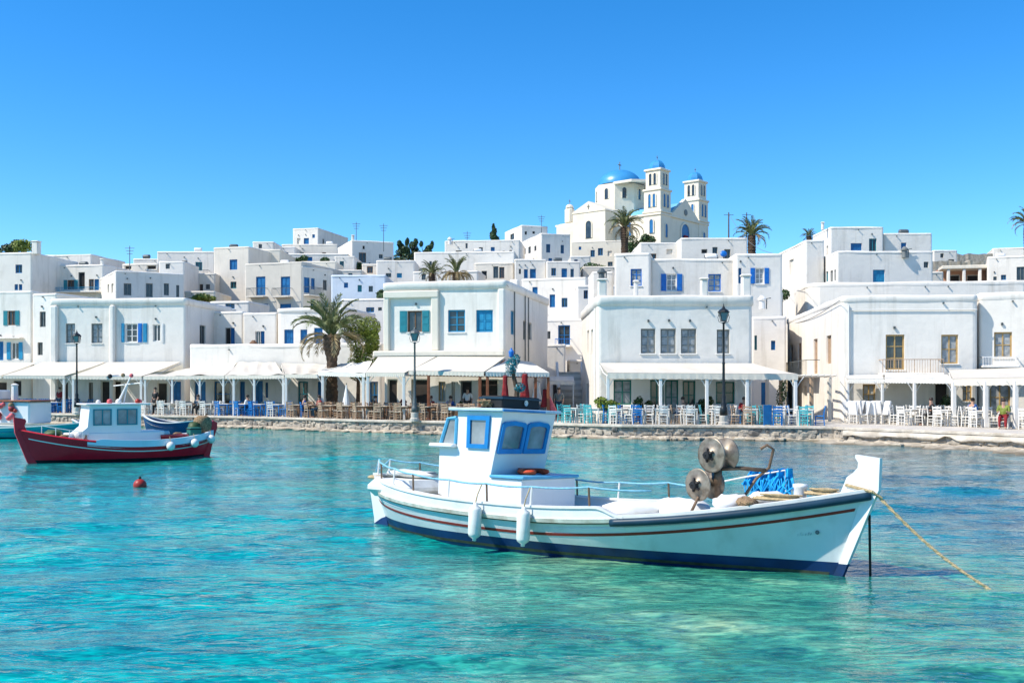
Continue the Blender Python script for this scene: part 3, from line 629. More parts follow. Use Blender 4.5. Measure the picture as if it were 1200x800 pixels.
# --- centre back tier
bld('house', 'low white house with little cyan and grey windows', (441, 113), (486, 113), 305, 7, ops=[('F', 452, 320, 458.5, 325, 'grey'), ('F', 465, 320, 471, 325.5, 'cyanc')])
bld('house', 'long white house behind the two rooftop palms', (485, 119), (603, 118), 295.5, 7, m='white', ops=[('F', 503, 306, 506, 311, 'grey'), ('F', 577, 319, 581, 325, 'grey')])
bld('house', 'white skyline block behind the long house', (521, 129), (609, 128), 282, 7, ops=[('F', 545.5, 285, 548, 291, 'grey'), ('F', 589, 294, 591.5, 298, 'dark'), ('F', 597, 293, 600, 300, 'brown'), ('F', 534, 293.5, 541, 295.5, 'dark')])
bld('house', 'small house with a brown shuttered door under a tiled eave', (556, 113), (602, 112.5), 308, 6, m='white2', ops=[('F', 578, 312, 584, 326, 'grey'), ('F', 585, 313, 591, 326, 'brown')])
bld('house', 'white tower house with an arched window near the church', (611, 140), (642, 141.3), 263.5, 7, ops=[('L', 598, 274, 602.5, 281, 'grey'), ('F', 615, 271, 617.5, 275, 'dark'), ('F', 624, 271, 627, 274, 'dark')])
bld('house', 'white house with narrow blue doors just below the church', (634, 132), (668.5, 133.1), 273, 9, ops=[('F', 640, 286, 645, 296, 'blue'), ('F', 657, 287, 661, 297, 'blue'), ('L', 614, 291, 616, 298, 'grey'), ('L', 619, 289, 622, 297, 'grey'), ('L', 626, 288, 628.5, 294, 'grey')])
bld('house', 'small white house with twin blue doors, left of a pair', (603, 111), (640, 111), 303.5, 6, ops=[('F', 608, 315, 610.5, 321, 'brown'), ('F', 614, 315.5, 618.5, 326, 'bluefill'), ('F', 621, 315, 628, 326, 'bluefill')])
bld('house', 'small white house with three blue openings, right of a pair', (640.4, 110), (680, 110), 306, 6, ops=[('F', 646, 314, 651.5, 323, 'blue'), ('F', 658, 314.5, 664.5, 326, 'bluefill'), ('F', 668.5, 315, 672.5, 325, 'blue')])
# --- right tier
bld('house', 'tall white end house with sunlit blank wall and one slit window', (944, 88), (966, 88), 281, 9, ops=[('L', 925, 304, 930, 322, 'niche')])
bld('house', 'white top house with a flat front and a small blue window', (973, 94), (1035.5, 94), 265.5, 5.5, ops=[('F', 997, 285, 1010, 293.5, 'bluefill'), ('L', 968.5, 288, 970.5, 304, 'niche')], chims=[(963, 966, 260, .5)])
bld('house', 'white top house with stepped parapet and rooftop clutter', (1035.8, 95), (1092.5, 95), 273, 6, ops=[('F', 1035.5, 288, 1039, 293.5, 'dark')])
bld('house', 'white house with a square cyan window in the stacked group', (981, 85), (1093.5, 85), 294, 6, ops=[('F', 1023, 316, 1037, 330.5, 'cyanc'), ('L', 968, 318, 970.5, 330, 'tealfill'), ('L', 973, 317, 976, 330, 'greyc'), ('L', 977.5, 316, 979.5, 329, 'greyc')])
bld('house', 'long low white terrace house with rounded end behind the corner house', (946, 73.5), (1215, 71.5), 331.5, 7, c=.9, cap=.3, ledge=.015)
bld('house', 'white house at the right edge below the far palm', (1157, 100), (1225, 98), 301, 7, ops=[('F', 1173, 322, 1179, 328, 'blue'), ('F', 1164, 324, 1168, 329, 'grey')])
bld('house', 'white skyline slab at the right edge of the hill', (1163, 128), (1230, 126), 291, 7)
bs = bld('house', 'salmon pink house with dark openings behind a columned porch', (1103, 104), (1156, 103), 313, 5, m='salmon', ops=[('F', 1112, 322, 1125, 332, 'open'), ('F', 1133, 322, 1148, 332, 'open')])
box_part(bs, 'porch_roof', 'cream', -.3, -2.2, bs.h - .45, bs.W + .9, .05, bs.h - .1)
for k in range(4): box_part(bs, 'column', 'white', .2 + k * 1.45, -2.1, 0, .5 + k * 1.45, -1.8, bs.h - .47)
# dry stone terraces on the hillside
for i, (x0, x1, Y, y0, y1) in enumerate(((1088, 1212, 128, 297.5, 312), (1090, 1215, 116, 306, 318))):
    A_ = at(x0, y0, Y); B_ = at(x1, y0, Y); lo = at(x0, y1, Y).z - 2; mb = MB(); rg = []
    for k in range(41):
        x = A_.x + (B_.x - A_.x) * k / 40; zt = A_.z + .35 * fnoise(k * .35, i * 9.)
        rg.append([(x, Y + .1 * fnoise(k, 3.), lo), (x, Y + 1., lo), (x, Y + 1., zt), (x, Y + .15 * fnoise(k * 1.3, 5.), zt)])
    tag(mb.rings(rg, True, True).build('terrace_wall', ['stone2', 'palerock'][i]), ['brown dry stone terrace wall on the bare hillside at the skyline', 'pale dry stone terrace wall below the brown one'][i], 'stone wall')

EX = [
 ('cream white house with a blue door squeezed below the balcony house', (216, 101), (252, 101), 341, 6, 'white2', [('F', 224, 348, 231, 360, 'bluefill'), ('F', 239, 347, 245, 354, 'grey')]),
 ('white garden wall house with olive bush and plain front', (246, 92), (292, 91.5), 353, 5, 'white', [('F', 264, 355, 275, 362, 'blue')]),
 ('white house with a grey window stepping down beside the beige house', (386, 110), (424, 110), 316, 6, 'white2', [('F', 392, 322, 397, 329, 'grey'), ('F', 408, 320, 413, 328, 'teal')]),
 ('narrow white house with teal window under the skyline chimney', (392, 118), (416, 118), 300, 5, 'white', [('F', 398, 306, 403, 314, 'teal')]),
 ('white terrace house with a little white canopy and pots', (424, 116), (464, 116), 309, 5, 'white2', [('F', 430, 312, 437, 320, 'brown'), ('F', 452, 312, 457, 318, 'grey')]),
 ('plain white retaining house below the rooftop palms', (484, 108), (560, 107), 318, 5, 'white', [('F', 494, 321, 499, 328, 'grey')]),
 ('small white cube house beside the tower house', (668, 128), (692, 128), 300, 5, 'white', [('F', 673, 304, 677, 310, 'blue')]),
 ('white vaulted outhouse at the foot of the upper house', (694, 78), (719, 78), 318, 4, 'white', []),
 ('white house with a slit window left of the skyline stairs', (121, 106), (146, 106), 318, 6, 'white', [('F', 128, 322, 132, 330, 'grey')]),
 ('white rooftop room with a single grey window above four grey windows', (186, 105), (216, 105), 306, 5, 'white', [('F', 194, 309, 199, 315, 'grey')]),
 ('white gable end house on the far left skyline', (108, 118), (124, 118), 306, 5, 'white', []),
 ('small white house on the bare slope beside the stacked group', (1094, 122), (1122, 122), 293, 5, 'white', [('F', 1102, 297, 1106, 302, 'grey')]),
 ('white wall house with a low step between pink porch and stacked group', (1090, 92), (1106, 92), 318, 4, 'white2', []),
 ('low white house front between the alley and the chimneyed house', (676, 86), (722, 86), 334, 5, 'white', [('F', 684, 340, 689, 350, 'blue'), ('F', 700, 340, 704, 348, 'grey')]),
 ('white hillside house with brown door left of the hilltop house', (316, 132), (346, 132), 289, 5, 'white', [('F', 322, 292, 326, 297, 'brown')]),
 ('cream hillside house with pale door behind the beige house', (352, 112), (394, 112), 306, 5, 'cream', [('F', 360, 308, 365, 312, 'grey')]),
 ('long white garden wall house below the church terrace', (683, 112), (752, 112), 312, 4, 'white2', [('F', 720, 316, 726, 323, 'grey')]),
]
for lab, L_, R_, tp, D_, m_, op in EX: bld('house', lab, L_, R_, tp, D_, m=m_, ops=op)
# roof clutter: water tanks on stands, solar panels, air conditioners
rt = random.Random(21)
for i, (px, py, Y, kind, lab) in enumerate(((166, 302, 124.5, 0, 'small white water tank on the left skyline house'), (228, 294, 121, 0, 'round water tank on the wide skyline house'), (270, 290, 113, 1, 'tilted solar panel with tank on the cream white house'), (384, 286, 136, 0, 'water tank on the long beige terrace block'), (452, 305, 114, 0, 'grey water tank on the low white house'), (560, 295, 119.5, 1, 'solar panel with tank on the long white house'), (655, 306, 111, 0, 'water tank above the three blue openings'), (838, 303, 73.5, 1, 'solar panel with tank on the wide upper house'), (1066, 273, 96, 0, 'water tank on the house with stepped parapet'), (1180, 301, 101, 0, 'water tank on the house at the right edge'), (90, 311, 104, 0, 'water tank over the balcony house'), (330, 309, 105, 1, 'solar panel with tank on the beige house'))):
    p = at(px, py, Y); t = thing('water_tank' if kind == 0 else 'solar_heater', lab, 'water tank' if kind == 0 else 'solar heater', (p.x, p.y + 1.2, p.z - .3), rt.uniform(-.3, .3))
    M4 = Matrix.Translation((0, .3, .62)) @ Matrix.Rotation(R(90), 4, 'Y'); MB().lathe([(.02, -.45), (.22, -.43), (.25, -.3), (.25, .3), (.22, .43), (.02, .45)], 12, M=M4).build('tank', 'whitepaint' if i % 2 else 'greyiron', t, True)
    MB().box(-.35, .15, 0, -.3, .45, .4).box(.3, .15, 0, .35, .45, .4).build('stand', 'greyiron', t)
    if kind: MB().box(-.5, -.02, 0, .5, .02, .9, Matrix.Translation((0, -.25, .05)) @ Matrix.Rotation(R(-40), 4, 'X')).build('panel', 'glass', t)
# ------------------------------------------------------------------ church on the hill
def arch_pts(w, h, seg=8):
    r = w / 2; return [(-r, 0), (r, 0)] + [(r * math.cos(math.pi * k / seg), h - r + r * math.sin(math.pi * k / seg)) for k in range(seg + 1)]
def arch_window(parent, M, w, h, fr, pane, t=.10, b=.16):
    a = MB(); o = arch_pts(w + 2 * b, h + b); i = arch_pts(w, h)
    O = [M @ Vector((x, -t, z)) for x, z in o]; I = [M @ Vector((x, -t, z)) for x, z in i]; Ob = [M @ Vector((x, .02, z)) for x, z in o]; Ib = [M @ Vector((x, .02, z)) for x, z in i]
    a.rings([Ob, O, I, Ib]); f = a.build('window', fr, parent)
    MB().poly([M @ Vector((x, -.03, z)) for x, z in i]).build('pane', pane, f); return f
CH = at(774, 283, 172); cz = 24.0
ch = thing('church', 'cream white hilltop church with blue dome and twin bell towers', 'church', (CH.x, CH.y, cz), math.atan2(.77, .64))
def cb(name, m, *a, **k): return MB().cbox(*a, c=k.get('c', .06)).build(name, m, ch)
N1 = 31.6 - cz; Wd = 16.2; Ln = 22.
FM = lambda x, z, y=0.: Matrix.Translation((x, y, z))                                     # faces -y (front)
SM = lambda y, z, x=0.: Matrix.Translation((x, y, z)) @ Matrix.Rotation(R(-90), 4, 'Z')    # faces -x (side)
cb('wall', 'church', .05, .05, -4, Wd - .05, Ln, N1)
cb('cornice', 'church', -.2, -.2, N1 - .35, Wd + .2, Ln + .1, N1 + .02)
# gabled nave roof
rf = MB(); rf.prism([(2.2, N1), (Wd - 2.2, N1), (Wd / 2, 34.4 - cz)], .5, Ln - .5); rf.build('roof', 'paleblue', ch)
pd = MB(); pd.prism([(3.2, N1), (Wd - 3.2, N1), (Wd / 2, 35.0 - cz)], -.12, .55); pf = pd.build('pediment', 'church', ch)
MB().lathe([(.01, -.05), (.55, -.05), (.55, .05), (.38, .06), (.01, .06)], 16, M=Matrix.Translation((Wd / 2, -.15, N1 + 1.0)) @ Matrix.Rotation(R(90), 4, 'X')).build('oculus', 'greyframe', pf)
# transept with gable on the long side
cb('transept', 'church', -2.6, 9.4, -4, 3, 16.4, 32.7 - cz)
g = MB(); g.prism([(-3.6, 32.7 - cz), (3.6, 32.7 - cz), (3.4, 33.0 - cz), (0, 34.6 - cz), (-3.4, 33.0 - cz)], 0, 5.5, SM(12.9, 0, -2.7)); g.build('gable', 'church', ch)
arch_window(ch, SM(12.9, 28.2 - cz, -2.62), 1.15, 3.0, 'church', 'glass'); 
MB().prism([(-.05, 0), (.05, 0), (.05, .45), (.25, .45), (.25, .55), (.05, .55), (.05, .8), (-.05, .8), (-.05, .55), (-.25, .55), (-.25, .45), (-.05, .45)], -.06, .0, SM(12.9, 33.2 - cz, -2.72)).build('cross', 'greyframe', ch)
# drum and dome
oct_ = [(Wd / 2 + 4.55 * math.cos(R(22.5 + 45 * k)), 13.6 + 4.55 * math.sin(R(22.5 + 45 * k))) for k in range(8)]
dr = MB(); dr.rings([[(x, y, N1 + .5) for x, y in oct_], [(x, y, 38.7 - cz) for x, y in oct_]], True, True)
dr.rings([[(Wd / 2 + (x - Wd / 2) * s, 13.6 + (y - 17) * s, z) for x, y in oct_] for s, z in ((1.0, 38.35 - cz), (1.05, 38.45 - cz), (1.05, 38.85 - cz), (.9, 38.95 - cz))], False, True)
drum = dr.build('drum', 'church', ch)
for k in range(8):
    a = R(45 + 45 * k); ap = 4.55 * math.cos(R(22.5)); cxx, cyy = Wd / 2 + ap * math.cos(a), 13.6 + ap * math.sin(a)
    arch_window(drum, Matrix.Translation((cxx, cyy, 36.0 - cz)) @ Matrix.Rotation(a + R(90), 4, 'Z'), .75, 1.9, 'church', 'glass')
dm = MB(); dm.lathe([(4.0 * math.cos(R(t)), 2.9 * math.sin(R(t))) for t in range(0, 90, 9)] + [(.02, 2.9)], 28, (Wd / 2, 13.6, 38.9 - cz)); dome = dm.build('dome', 'domeblue', ch, True)
def cross(x, y, z, s, par):
    m = MB(); m.box(x - .06 * s, y - .06 * s, z, x + .06 * s, y + .06 * s, z + 1.6 * s).box(x - .5 * s, y - .05 * s, z + .95 * s, x + .5 * s, y + .05 * s, z + 1.1 * s); m.lathe([(.02, -.05), (.22 * s, .1 * s), (.02, .35 * s)], 8, (x, y, z)); return m.build('cross', 'greyframe', par)
cross(Wd / 2, 13.6, 41.75 - cz, 1.0, dome)
# twin bell towers
for tx, ex in ((0., 0.), (12.9, 0.)):
    tw = MB(); q = 3.35
    tw.cbox(tx - .03, -.08, -4, tx + q + .03, q, N1 + .3, .05); tw.cbox(tx + .02, -.02, N1 + .3, tx + q - .02, q - .05, 35.6 - cz, .05)
    tw.cbox(tx - .2, -.26, N1 + .1, tx + q + .2, q + .2, N1 + .42, .06); tw.cbox(tx - .16, -.22, 35.45 - cz, tx + q + .16, q + .16, 35.8 - cz, .06)
    tw.cbox(tx + .25, .18, 35.8 - cz, tx + q - .25, q - .25, 39.0 - cz, .05); tw.cbox(tx + .02, -.05, 38.85 - cz, tx + q - .02, q - .02, 39.2 - cz, .06)
    t_ = tw.build('bell_tower', 'church', ch)
    for dx in (-.55, .55):
        arch_window(t_, FM(tx + q / 2 + dx, 32.7 - cz, -.03), .62, 2.2, 'church', 'blue'); arch_window(t_, SM(q / 2 + dx * .8, 32.7 - cz, tx - .0), .5, 2.2, 'church', 'blue')
        arch_window(t_, FM(tx + q / 2 + dx * .8, 36.5 - cz, .17), .5, 1.9, 'church', 'glass'); arch_window(t_, SM(q / 2 + dx * .8, 36.5 - cz, tx + .24), .5, 1.9, 'church', 'glass')
    arch_window(t_, FM(tx + q / 2, 27.6 - cz, -.10), .75, 2.3, 'church', 'blue')
    d = MB(); d.lathe([(1.5, 39.2 - cz), (1.5, 39.45 - cz)] + [(1.42 * math.cos(R(t)), 39.45 - cz + 1.45 * math.sin(R(t))) for t in range(0, 90, 12)] + [(.02, 40.9 - cz)], 8, (tx + q / 2, q / 2, 0)); d.build('tower_dome', 'domeblue', t_)
    cross(tx + q / 2, q / 2, 40.8 - cz, .55, t_)
arch_window(ch, SM(6.2, 28.3 - cz, 0.), .8, 2.3, 'church', 'blue'); arch_window(ch, SM(1.7, 28.3 - cz, -.1), .7, 2.3, 'church', 'blue')
arch_window(ch, FM(Wd / 2, 27.4 - cz, 0.), 2.6, 3.2, 'church', 'blue', .15, .3); MB().box(Wd / 2 - .6, -.3, 26.5 - cz, Wd / 2 + .6, -.02, 28.6 - cz).build('door', 'redcloth', ch)
# rear chapel block with bell cot
cb('apse', 'cream', -1.2, 16.6, -4, 4, 21.4, 31.6 - cz, c=.5); cb('bell_cot', 'church', -.9, 18.0, 31.5 - cz, .5, 19.6, 34.4 - cz, c=.3)
MB().lathe([(.75, 0), (.7, .3), (.45, .6), (.02, .75)], 10, (-.2, 18.8, 34.35 - cz)).build('cap', 'church', ch); cross(-.2, 18.8, 35.0 - cz, .6, ch)
bld('house', 'cream stone terrace house with flat roof right below the church', (669, 156), (729, 154), 283.5, 5, m='cream', ops=[('F', 692, 293, 697, 301, 'blue'), ('F', 712, 294, 717, 300, 'niche')])

# ------------------------------------------------------------------ palms and trees
def frond_mesh(name, m, droop, seed, ln=1.0, n=17):
    r = random.Random(seed); mb = MB(); pts = []; ang = R(62); p = Vector((0, 0, 0)); st = ln / n
    for i in range(n + 1):
        pts.append(p.copy()); ang -= droop / n * (.55 + 1.1 * i / n); p = p + Vector((math.cos(ang), 0, math.sin(ang))) * st
    mb.tube(pts, [.012 * (1 - .8 * i / n) for i in range(n + 1)], 4, False)
    for i in range(2, n + 1):
        t = i / n; L_ = .24 * (math.sin(math.pi * min(1, .18 + .82 * t)) ** .6 + .12) * ln
        d = (pts[i] - pts[i - 1]).normalized()
        for sd_ in (-1, 1):
            for h in range(2 if i % 2 else 1):
                b0 = pts[i - 1] + (pts[i] - pts[i - 1]) * (h * .5); out = (d * .80 + Vector((0, sd_, 0)) * .45 + Vector((0, 0, .30 - .2 * r.random()))).normalized()
                tip = b0 + out * L_ * r.uniform(.8, 1.1) - Vector((0, 0, .05 * ln * t)); wd = d * .011 * ln
                n0 = len(mb.v); mid = b0 + (tip - b0) * .5 + Vector((0, 0, .02)); mb.v += [tuple(b0 - wd), tuple(b0 + wd), tuple(mid + wd * 1.1), tuple(tip), tuple(mid - wd * 1.1)]
                mb.f.append((n0, n0 + 1, n0 + 2, n0 + 3, n0 + 4))
    return mb.mesh(name, m)
FR = {('palmgreen', k): [frond_mesh('frond', 'palmgreen', R(d), s) for s, d in enumerate(((55, 75, 60), (105, 120, 95))[k])] for k in range(2)}
FR[('palmdry', 1)] = [frond_mesh('frond', 'palmdry', R(d), 9 + s) for s, d in enumerate((110, 130, 95))]
def palm(label, base, H, r0, flen, nf, dry=.15, bulb=1.25, seed=0, lean=0.):
    r = random.Random(seed); t = thing('palm_tree', label, 'palm tree', base); mb = MB(); rg = []; nr = max(10, int(H / .16))
    for i in range(nr + 1):
        z = H * i / nr; k = i / nr; rad = r0 * (1.12 - .25 * k) * (1 + .07 * (i % 2)) * (1 + (bulb - 1) * smooth01((k - .68) / .2)); ring = []
        for j in range(10):
            a = 2 * math.pi * (j + .5 * (i % 2)) / 10; q = rad * (1 + r.uniform(-.06, .06)); ring.append((q * math.cos(a) + lean * k * k * H, q * math.sin(a), z - (.3 if i == 0 else 0)))
        rg.append(ring)
    mb.rings(rg, False, True).build('trunk', 'trunk', t)
    for i in range(nf):
        k = i / nf; el = R(8 + 0) if False else 0
        isdry = k < dry; pool = FR[('palmdry', 1)] if isdry else FR[('palmgreen', 1 if k < .62 else 0)]
        o = link('frond', pool[r.randrange(len(pool))], t); a = i * 2.39996 + r.uniform(-.2, .2)
        pitch = R(24 - 62 * k) if not isdry else R(r.uniform(30, 62))          # + tilts the frond down
        o.rotation_euler = (r.uniform(-.25, .25), pitch + r.uniform(-.12, .12), a); s = flen * r.uniform(.82, 1.08) * (.85 if k > .85 else 1)
        o.scale = (s, s, s); o.location = (lean * H + r0 * .5 * math.cos(a), r0 * .5 * math.sin(a), H - .1 + .25 * k)
    return t
def crown_mesh(name, m, clumps, n, leaf, seed):
    r = random.Random(seed); mb = MB()
    for i in range(n):
        c, rad = clumps[r.randrange(len(clumps))]
        while True:
            q = Vector((r.uniform(-1, 1), r.uniform(-1, 1), r.uniform(-1, 1)))
            if .15 < q.length < 1: break
        q = q.normalized() * (q.length ** .45); p = Vector(c) + Vector((q.x * rad[0], q.y * rad[1], q.z * rad[2]))
        nrm = (q + Vector((r.uniform(-1, 1), r.uniform(-1, 1), r.uniform(-.4, 1)))).normalized(); x = nrm.orthogonal().normalized(); y = nrm.cross(x); a = r.uniform(0, 6.28)
        x, y = x * math.cos(a) + y * math.sin(a), y * math.cos(a) - x * math.sin(a); s = leaf * r.uniform(.6, 1.3); b0 = len(mb.v)
        mb.v += [tuple(p - x * s), tuple(p + y * s * .45), tuple(p + x * s), tuple(p - y * s * .45)]; mb.f.append((b0, b0 + 1, b0 + 2, b0 + 3))
    return mb.mesh(name, m)
def tree(label, base, H, clumps, m, n, leaf, seed, name='tree', tr=.12, cat='tree'):
    t = thing(name, label, cat, base); mb = MB(); mb.tube([(0, 0, -.4), (.05, 0, H * .3), (0, .05, H * .62)], [tr * 1.3, tr, tr * .5], 7)
    for c, rad in clumps[:6]: mb.tube([(0, .02, H * .35), tuple(Vector(c) * .6 + Vector((0, 0, H * .16))), c], [tr * .5, tr * .3, tr * .1], 5)
    mb.build('trunk', 'trunk', t); link('crown', crown_mesh('crown', m, clumps, n, leaf, seed), t); return t
def hz(p): return Vector((p.x, p.y, hill_z(p.x, p.y)))
pb = at(389, 470, 62.3); palm('big palm with bulging brown trunk rising through the taverna canopy', (pb.x, pb.y, QZ), at(0, 402, 62.3).z - QZ + .5, .33, 2.65, 44, .22, 1.75, 1)
pb = at(732, 300, 142); b0 = hz(pb); palm('shaggy palm standing in front of the church', b0, at(0, 266, 142).z - b0.z, .5, 3.1, 42, .25, 1.3, 2)
pb = at(881, 290, 112); b0 = hz(pb); palm('round-headed palm beside the utility pole', b0, at(0, 276, 112).z - b0.z, .4, 2.3, 42, .12, 1.2, 3)
pb = at(506, 325, 100); b0 = hz(pb); palm('green palm top showing above the seafront house roof', b0, at(0, 321, 100).z - b0.z, .3, 1.5, 46, .15, 1.2, 4)
pb = at(535, 325, 98); b0 = hz(pb); palm('half dry yellowish palm top above the seafront house roof', b0, at(0, 321, 98).z - b0.z, .3, 1.9, 50, .6, 1.2, 5)
pb = at(1204, 290, 110); b0 = hz(pb); palm('palm rising over the white house at the right edge', b0, at(0, 262, 110).z - b0.z, .35, 2.1, 42, .12, 1.2, 6)
pb = at(948, 281, 108); b0 = hz(pb); palm('tiny dark palm head behind the tall end house', b0, at(0, 277, 108).z - b0.z, .25, .95, 40, .1, 1.2, 7)
pb = at(424, 440, 66); sc = 66 / 1200.
tree('yellow-green leafy tree beside the big palm', (pb.x, 64.2, QZ), 6.0, [((.1, .2, 3.0), (.9, .6, .9)), ((.6, 0, 3.6), (.9, .6, .9)), ((.3, .1, 4.6), (1.0, .7, .9)), ((.75, .0, 5.5), (.7, .5, .7)), ((-.2, .1, 5.4), (.9, .6, .7)), ((.95, -.1, 4.6), (.45, .4, .8))], 'leafyellow', 6500, .085, 3)
for i, (px, py, Y, w_, h_, lab) in enumerate(((470, 283, 134, 2.0, 2.3, 'dark evergreen tree on the skyline, left of a clump'), (483, 281, 136, 1.9, 2.6, 'tall dark evergreen tree on the skyline in the middle of a clump'), (500, 284, 136, 1.5, 1.8, 'small dark evergreen on the skyline, right of a clump'), (579, 265, 150, 1.6, 2.6, 'pointed dark cypress on the skyline above the long house'))):
    pb = at(px, py, Y); b0 = hz(pb); H_ = pb.z - b0.z; rr_ = random.Random(i)
    of_ = .12 if px == 579 else .5; cl = [((rr_.uniform(-of_, of_) * w_, rr_.uniform(-of_, of_) * w_, H_ - h_ * k), (w_ * (.08 + .42 * k), w_ * (.08 + .42 * k), h_ * .2)) for k in (.05, .15, .3, .45, .6, .75, .9, 1.1)]
    tree(lab, b0, H_, cl, 'leafpine', 1900, .17, 30 + i, 'evergreen_tree', .2)
# shrubs among the houses
SHR = [(10, 285, 116, 1.6, 1.4, 'leafdark', 'spreading dark green tree top on the skyline at the far left'), (27, 284, 115, 1.5, 1.5, 'leafyellow', 'lighter green tree top on the skyline beside the left chimney'), (196, 343, 104, 1.4, .8, 'leafyellow', 'olive green bush on the roof under the iron balcony'), (240, 347, 100, 1.6, .7, 'leafyellow', 'low straggling bush between the white houses'), (352, 303, 124.6, 1.0, .9, 'leafdark', 'potted bush by the blue door of the terrace house'), (383, 304, 124.5, .8, .8, 'leafdark', 'climbing bush over the teal window'), (418, 310, 120, 1.3, .8, 'leafdark', 'dark shrub in front of the skyline house with dark door'),
    (744, 282, 150, 1.6, 2.2, 'leafdark', 'grey-green bush beside the church palm'), (757, 278, 150, 1.4, 1.6, 'leafdark', 'loose bush at the foot of the bell tower'), (690, 312, 120, 1.8, 1.1, 'leafdark', 'dark bush below the cream terrace house'), (704, 313, 118, 1.2, .9, 'leafyellow', 'yellowish bush below the cream terrace house'), (913, 345, 78, .8, 1.0, 'leafdark', 'dark vine in the gap beside the tall end house'), (712, 470, 50.2, .62, .55, 'leafyellow', 'bright green potted bush at the awning post'), (448, 342, 96, .7, .6, 'leafdark', 'small bush on the roof beside the seafront house')]
for i, (px, py, Y, w_, h_, m_, lab) in enumerate(SHR):
    pb = at(px, py, Y); b0 = Vector((pb.x, Y, pb.z - h_)); rr_ = random.Random(60 + i)
    cl = [((rr_.uniform(-.6, .6) * w_, rr_.uniform(-.4, .4) * w_, h_ * rr_.uniform(.3, 1.0)), (w_ * .5, w_ * .4, h_ * .4)) for k in range(6)]
    tree(lab, b0, h_ * 1.1, cl, m_, 900, .05 + .0011 * Y, 80 + i, 'shrub', .05, 'shrub')
# ------------------------------------------------------------------ awnings and canopies
def awning(label, wl, wr, fl, fr, m='canvas', posts=(), postm='whitepaint', val=.24, sag=.10, name='awning', rafters=3, slack=0., postw=.075, brace=True, group=None, beam='whitepaint', pz=None):
    a, b, c, d = [at(*q) for q in (wl, wr, fl, fr)]; base = Vector((c.x, c.y, QZ)); t = thing(name, label, 'awning', base, 0, group)
    L = lambda p: p - base
    n, k = 22, 8; mb = MB(); g = []
    for j in range(k + 1):
        row = []
        for i in range(n + 1):
            s_, q = i / n, j / k; p = (a.lerp(b, s_)).lerp(c.lerp(d, s_), q)
            p.z -= sag * math.sin(math.pi * q) * (.35 + .65 * abs(math.sin(math.pi * s_ * rafters))) - slack * fnoise(s_ * 5, q * 3, len(label)); row.append(L(p))
        g.append(row)
    up = [[p + Vector((0, 0, .02)) for p in r_] for r_ in g]
    mb.rings(g, closed=False); mb.rings([list(reversed(r_)) for r_ in up], closed=False); mb.build('canopy', m, t, True)
    v = MB(); n2 = 66; tr, br, bk = [], [], []
    for i in range(n2 + 1):
        p = L(c.lerp(d, i / n2)) + Vector((0, -.03, .01)); w_ = .012 * math.sin(i * 1.9); tr.append(p); br.append(p + Vector((0, w_, -val + .035 * abs(math.sin(i * math.pi / 3)))))
    v.rings([tr, br], closed=False); v.rings([[q + Vector((0, .012, 0)) for q in br], [q + Vector((0, .012, 0)) for q in tr]], closed=False); v.build('valance', m, t)
    be = MB(); bz = .045 if beam != 'redwood' else .10; be.tube([L(c) + Vector((0, .09, -.07 - bz)), L(d) + Vector((0, .09, -.07 - bz))], bz, 6).build('beam', beam, t)
    for i in range(rafters + 1):
        s_ = i / rafters; p, q = a.lerp(b, s_), c.lerp(d, s_)
        MB().tube([L(p) + Vector((0, -.03, -.13)), L(p.lerp(q, .5)) + Vector((0, 0, -.13 - sag)), L(q) + Vector((0, .06, -.13))], .032, 6).build('rafter', beam, t)
    for s_ in posts:
        p = L(c.lerp(d, s_)) + Vector((0, .08, 0)); pw = postw; zb = .012
        po = MB().cbox(p.x - pw, p.y - pw, zb, p.x + pw, p.y + pw, p.z - .12, .015)
        if brace:
            for sx_ in (-1, 1): po.tube([(p.x, p.y, p.z - .75), (p.x + sx_ * .2, p.y, p.z - .38), (p.x + sx_ * .4, p.y, p.z - .12)], .02, 6)
        po.build('post', postm, t)
    return t
awning('cream awning shading blue chairs at the far left end', (-60, 424, 80.5), (44, 425, 79.5), (-70, 439, 74), (2, 440, 71.6))
awning('plain cream awning behind the first street lamp', (50, 424.5, 73.2), (124, 424.3, 72.9), (4, 440, 69.8), (76, 440.3, 68.9), posts=(.98,))
awning('plain cream awning above the cabin roof of the red boat', (126, 424.5, 72.8), (212, 424, 72.4), (84, 440.5, 68.2), (166, 441, 66.6), posts=(0.02, .99))
awning('worn off-white pergola canopy over white chairs', (218, 432, 70.5), (279, 424.5, 68.6), (168, 441, 65.6), (263, 440, 63.4), posts=(.02, .36, .70, .985), slack=.12, rafters=5, sag=.16, postw=.06)
awning('off-white pergola canopy over the blue chairs', (279.6, 424.5, 68.5), (323, 424.5, 67.9), (263.6, 440, 63.3), (333, 439.5, 61.0), posts=(.15, .5, .985), slack=.1, rafters=4, sag=.14, postw=.07)
awning('narrow cream canopy left of the palm trunk', (330, 425.5, 67.9), (384, 427, 67.2), (334, 438.5, 60.9), (372, 439, 59.6), posts=(.03,), slack=.08)
awning('white tarpaulin canopy wrapped around the palm trunk', (384, 428, 64.0), (436, 423.5, 60.6), (372.8, 436, 59.4), (428, 437.5, 56.5), 'canvaswhite', posts=(.1, .96), slack=.1, beam='tanwood')
awning('cream awning with brown stains beside the second street lamp', (443, 418.5, 58.7), (511, 418, 58.2), (428.6, 436.5, 56.4), (474, 437, 55.2), 'canvas', posts=(.05, .98), sag=.05)
awning('broad cream awning with brown timber frame behind the white boat cabin', (513, 418, 58.2), (592, 418.5, 57.4), (479, 434.5, 55.3), (567, 436, 53.4), 'canvas', posts=(.27, .95), postm='redwood', beam='redwood', sag=.05, brace=False)
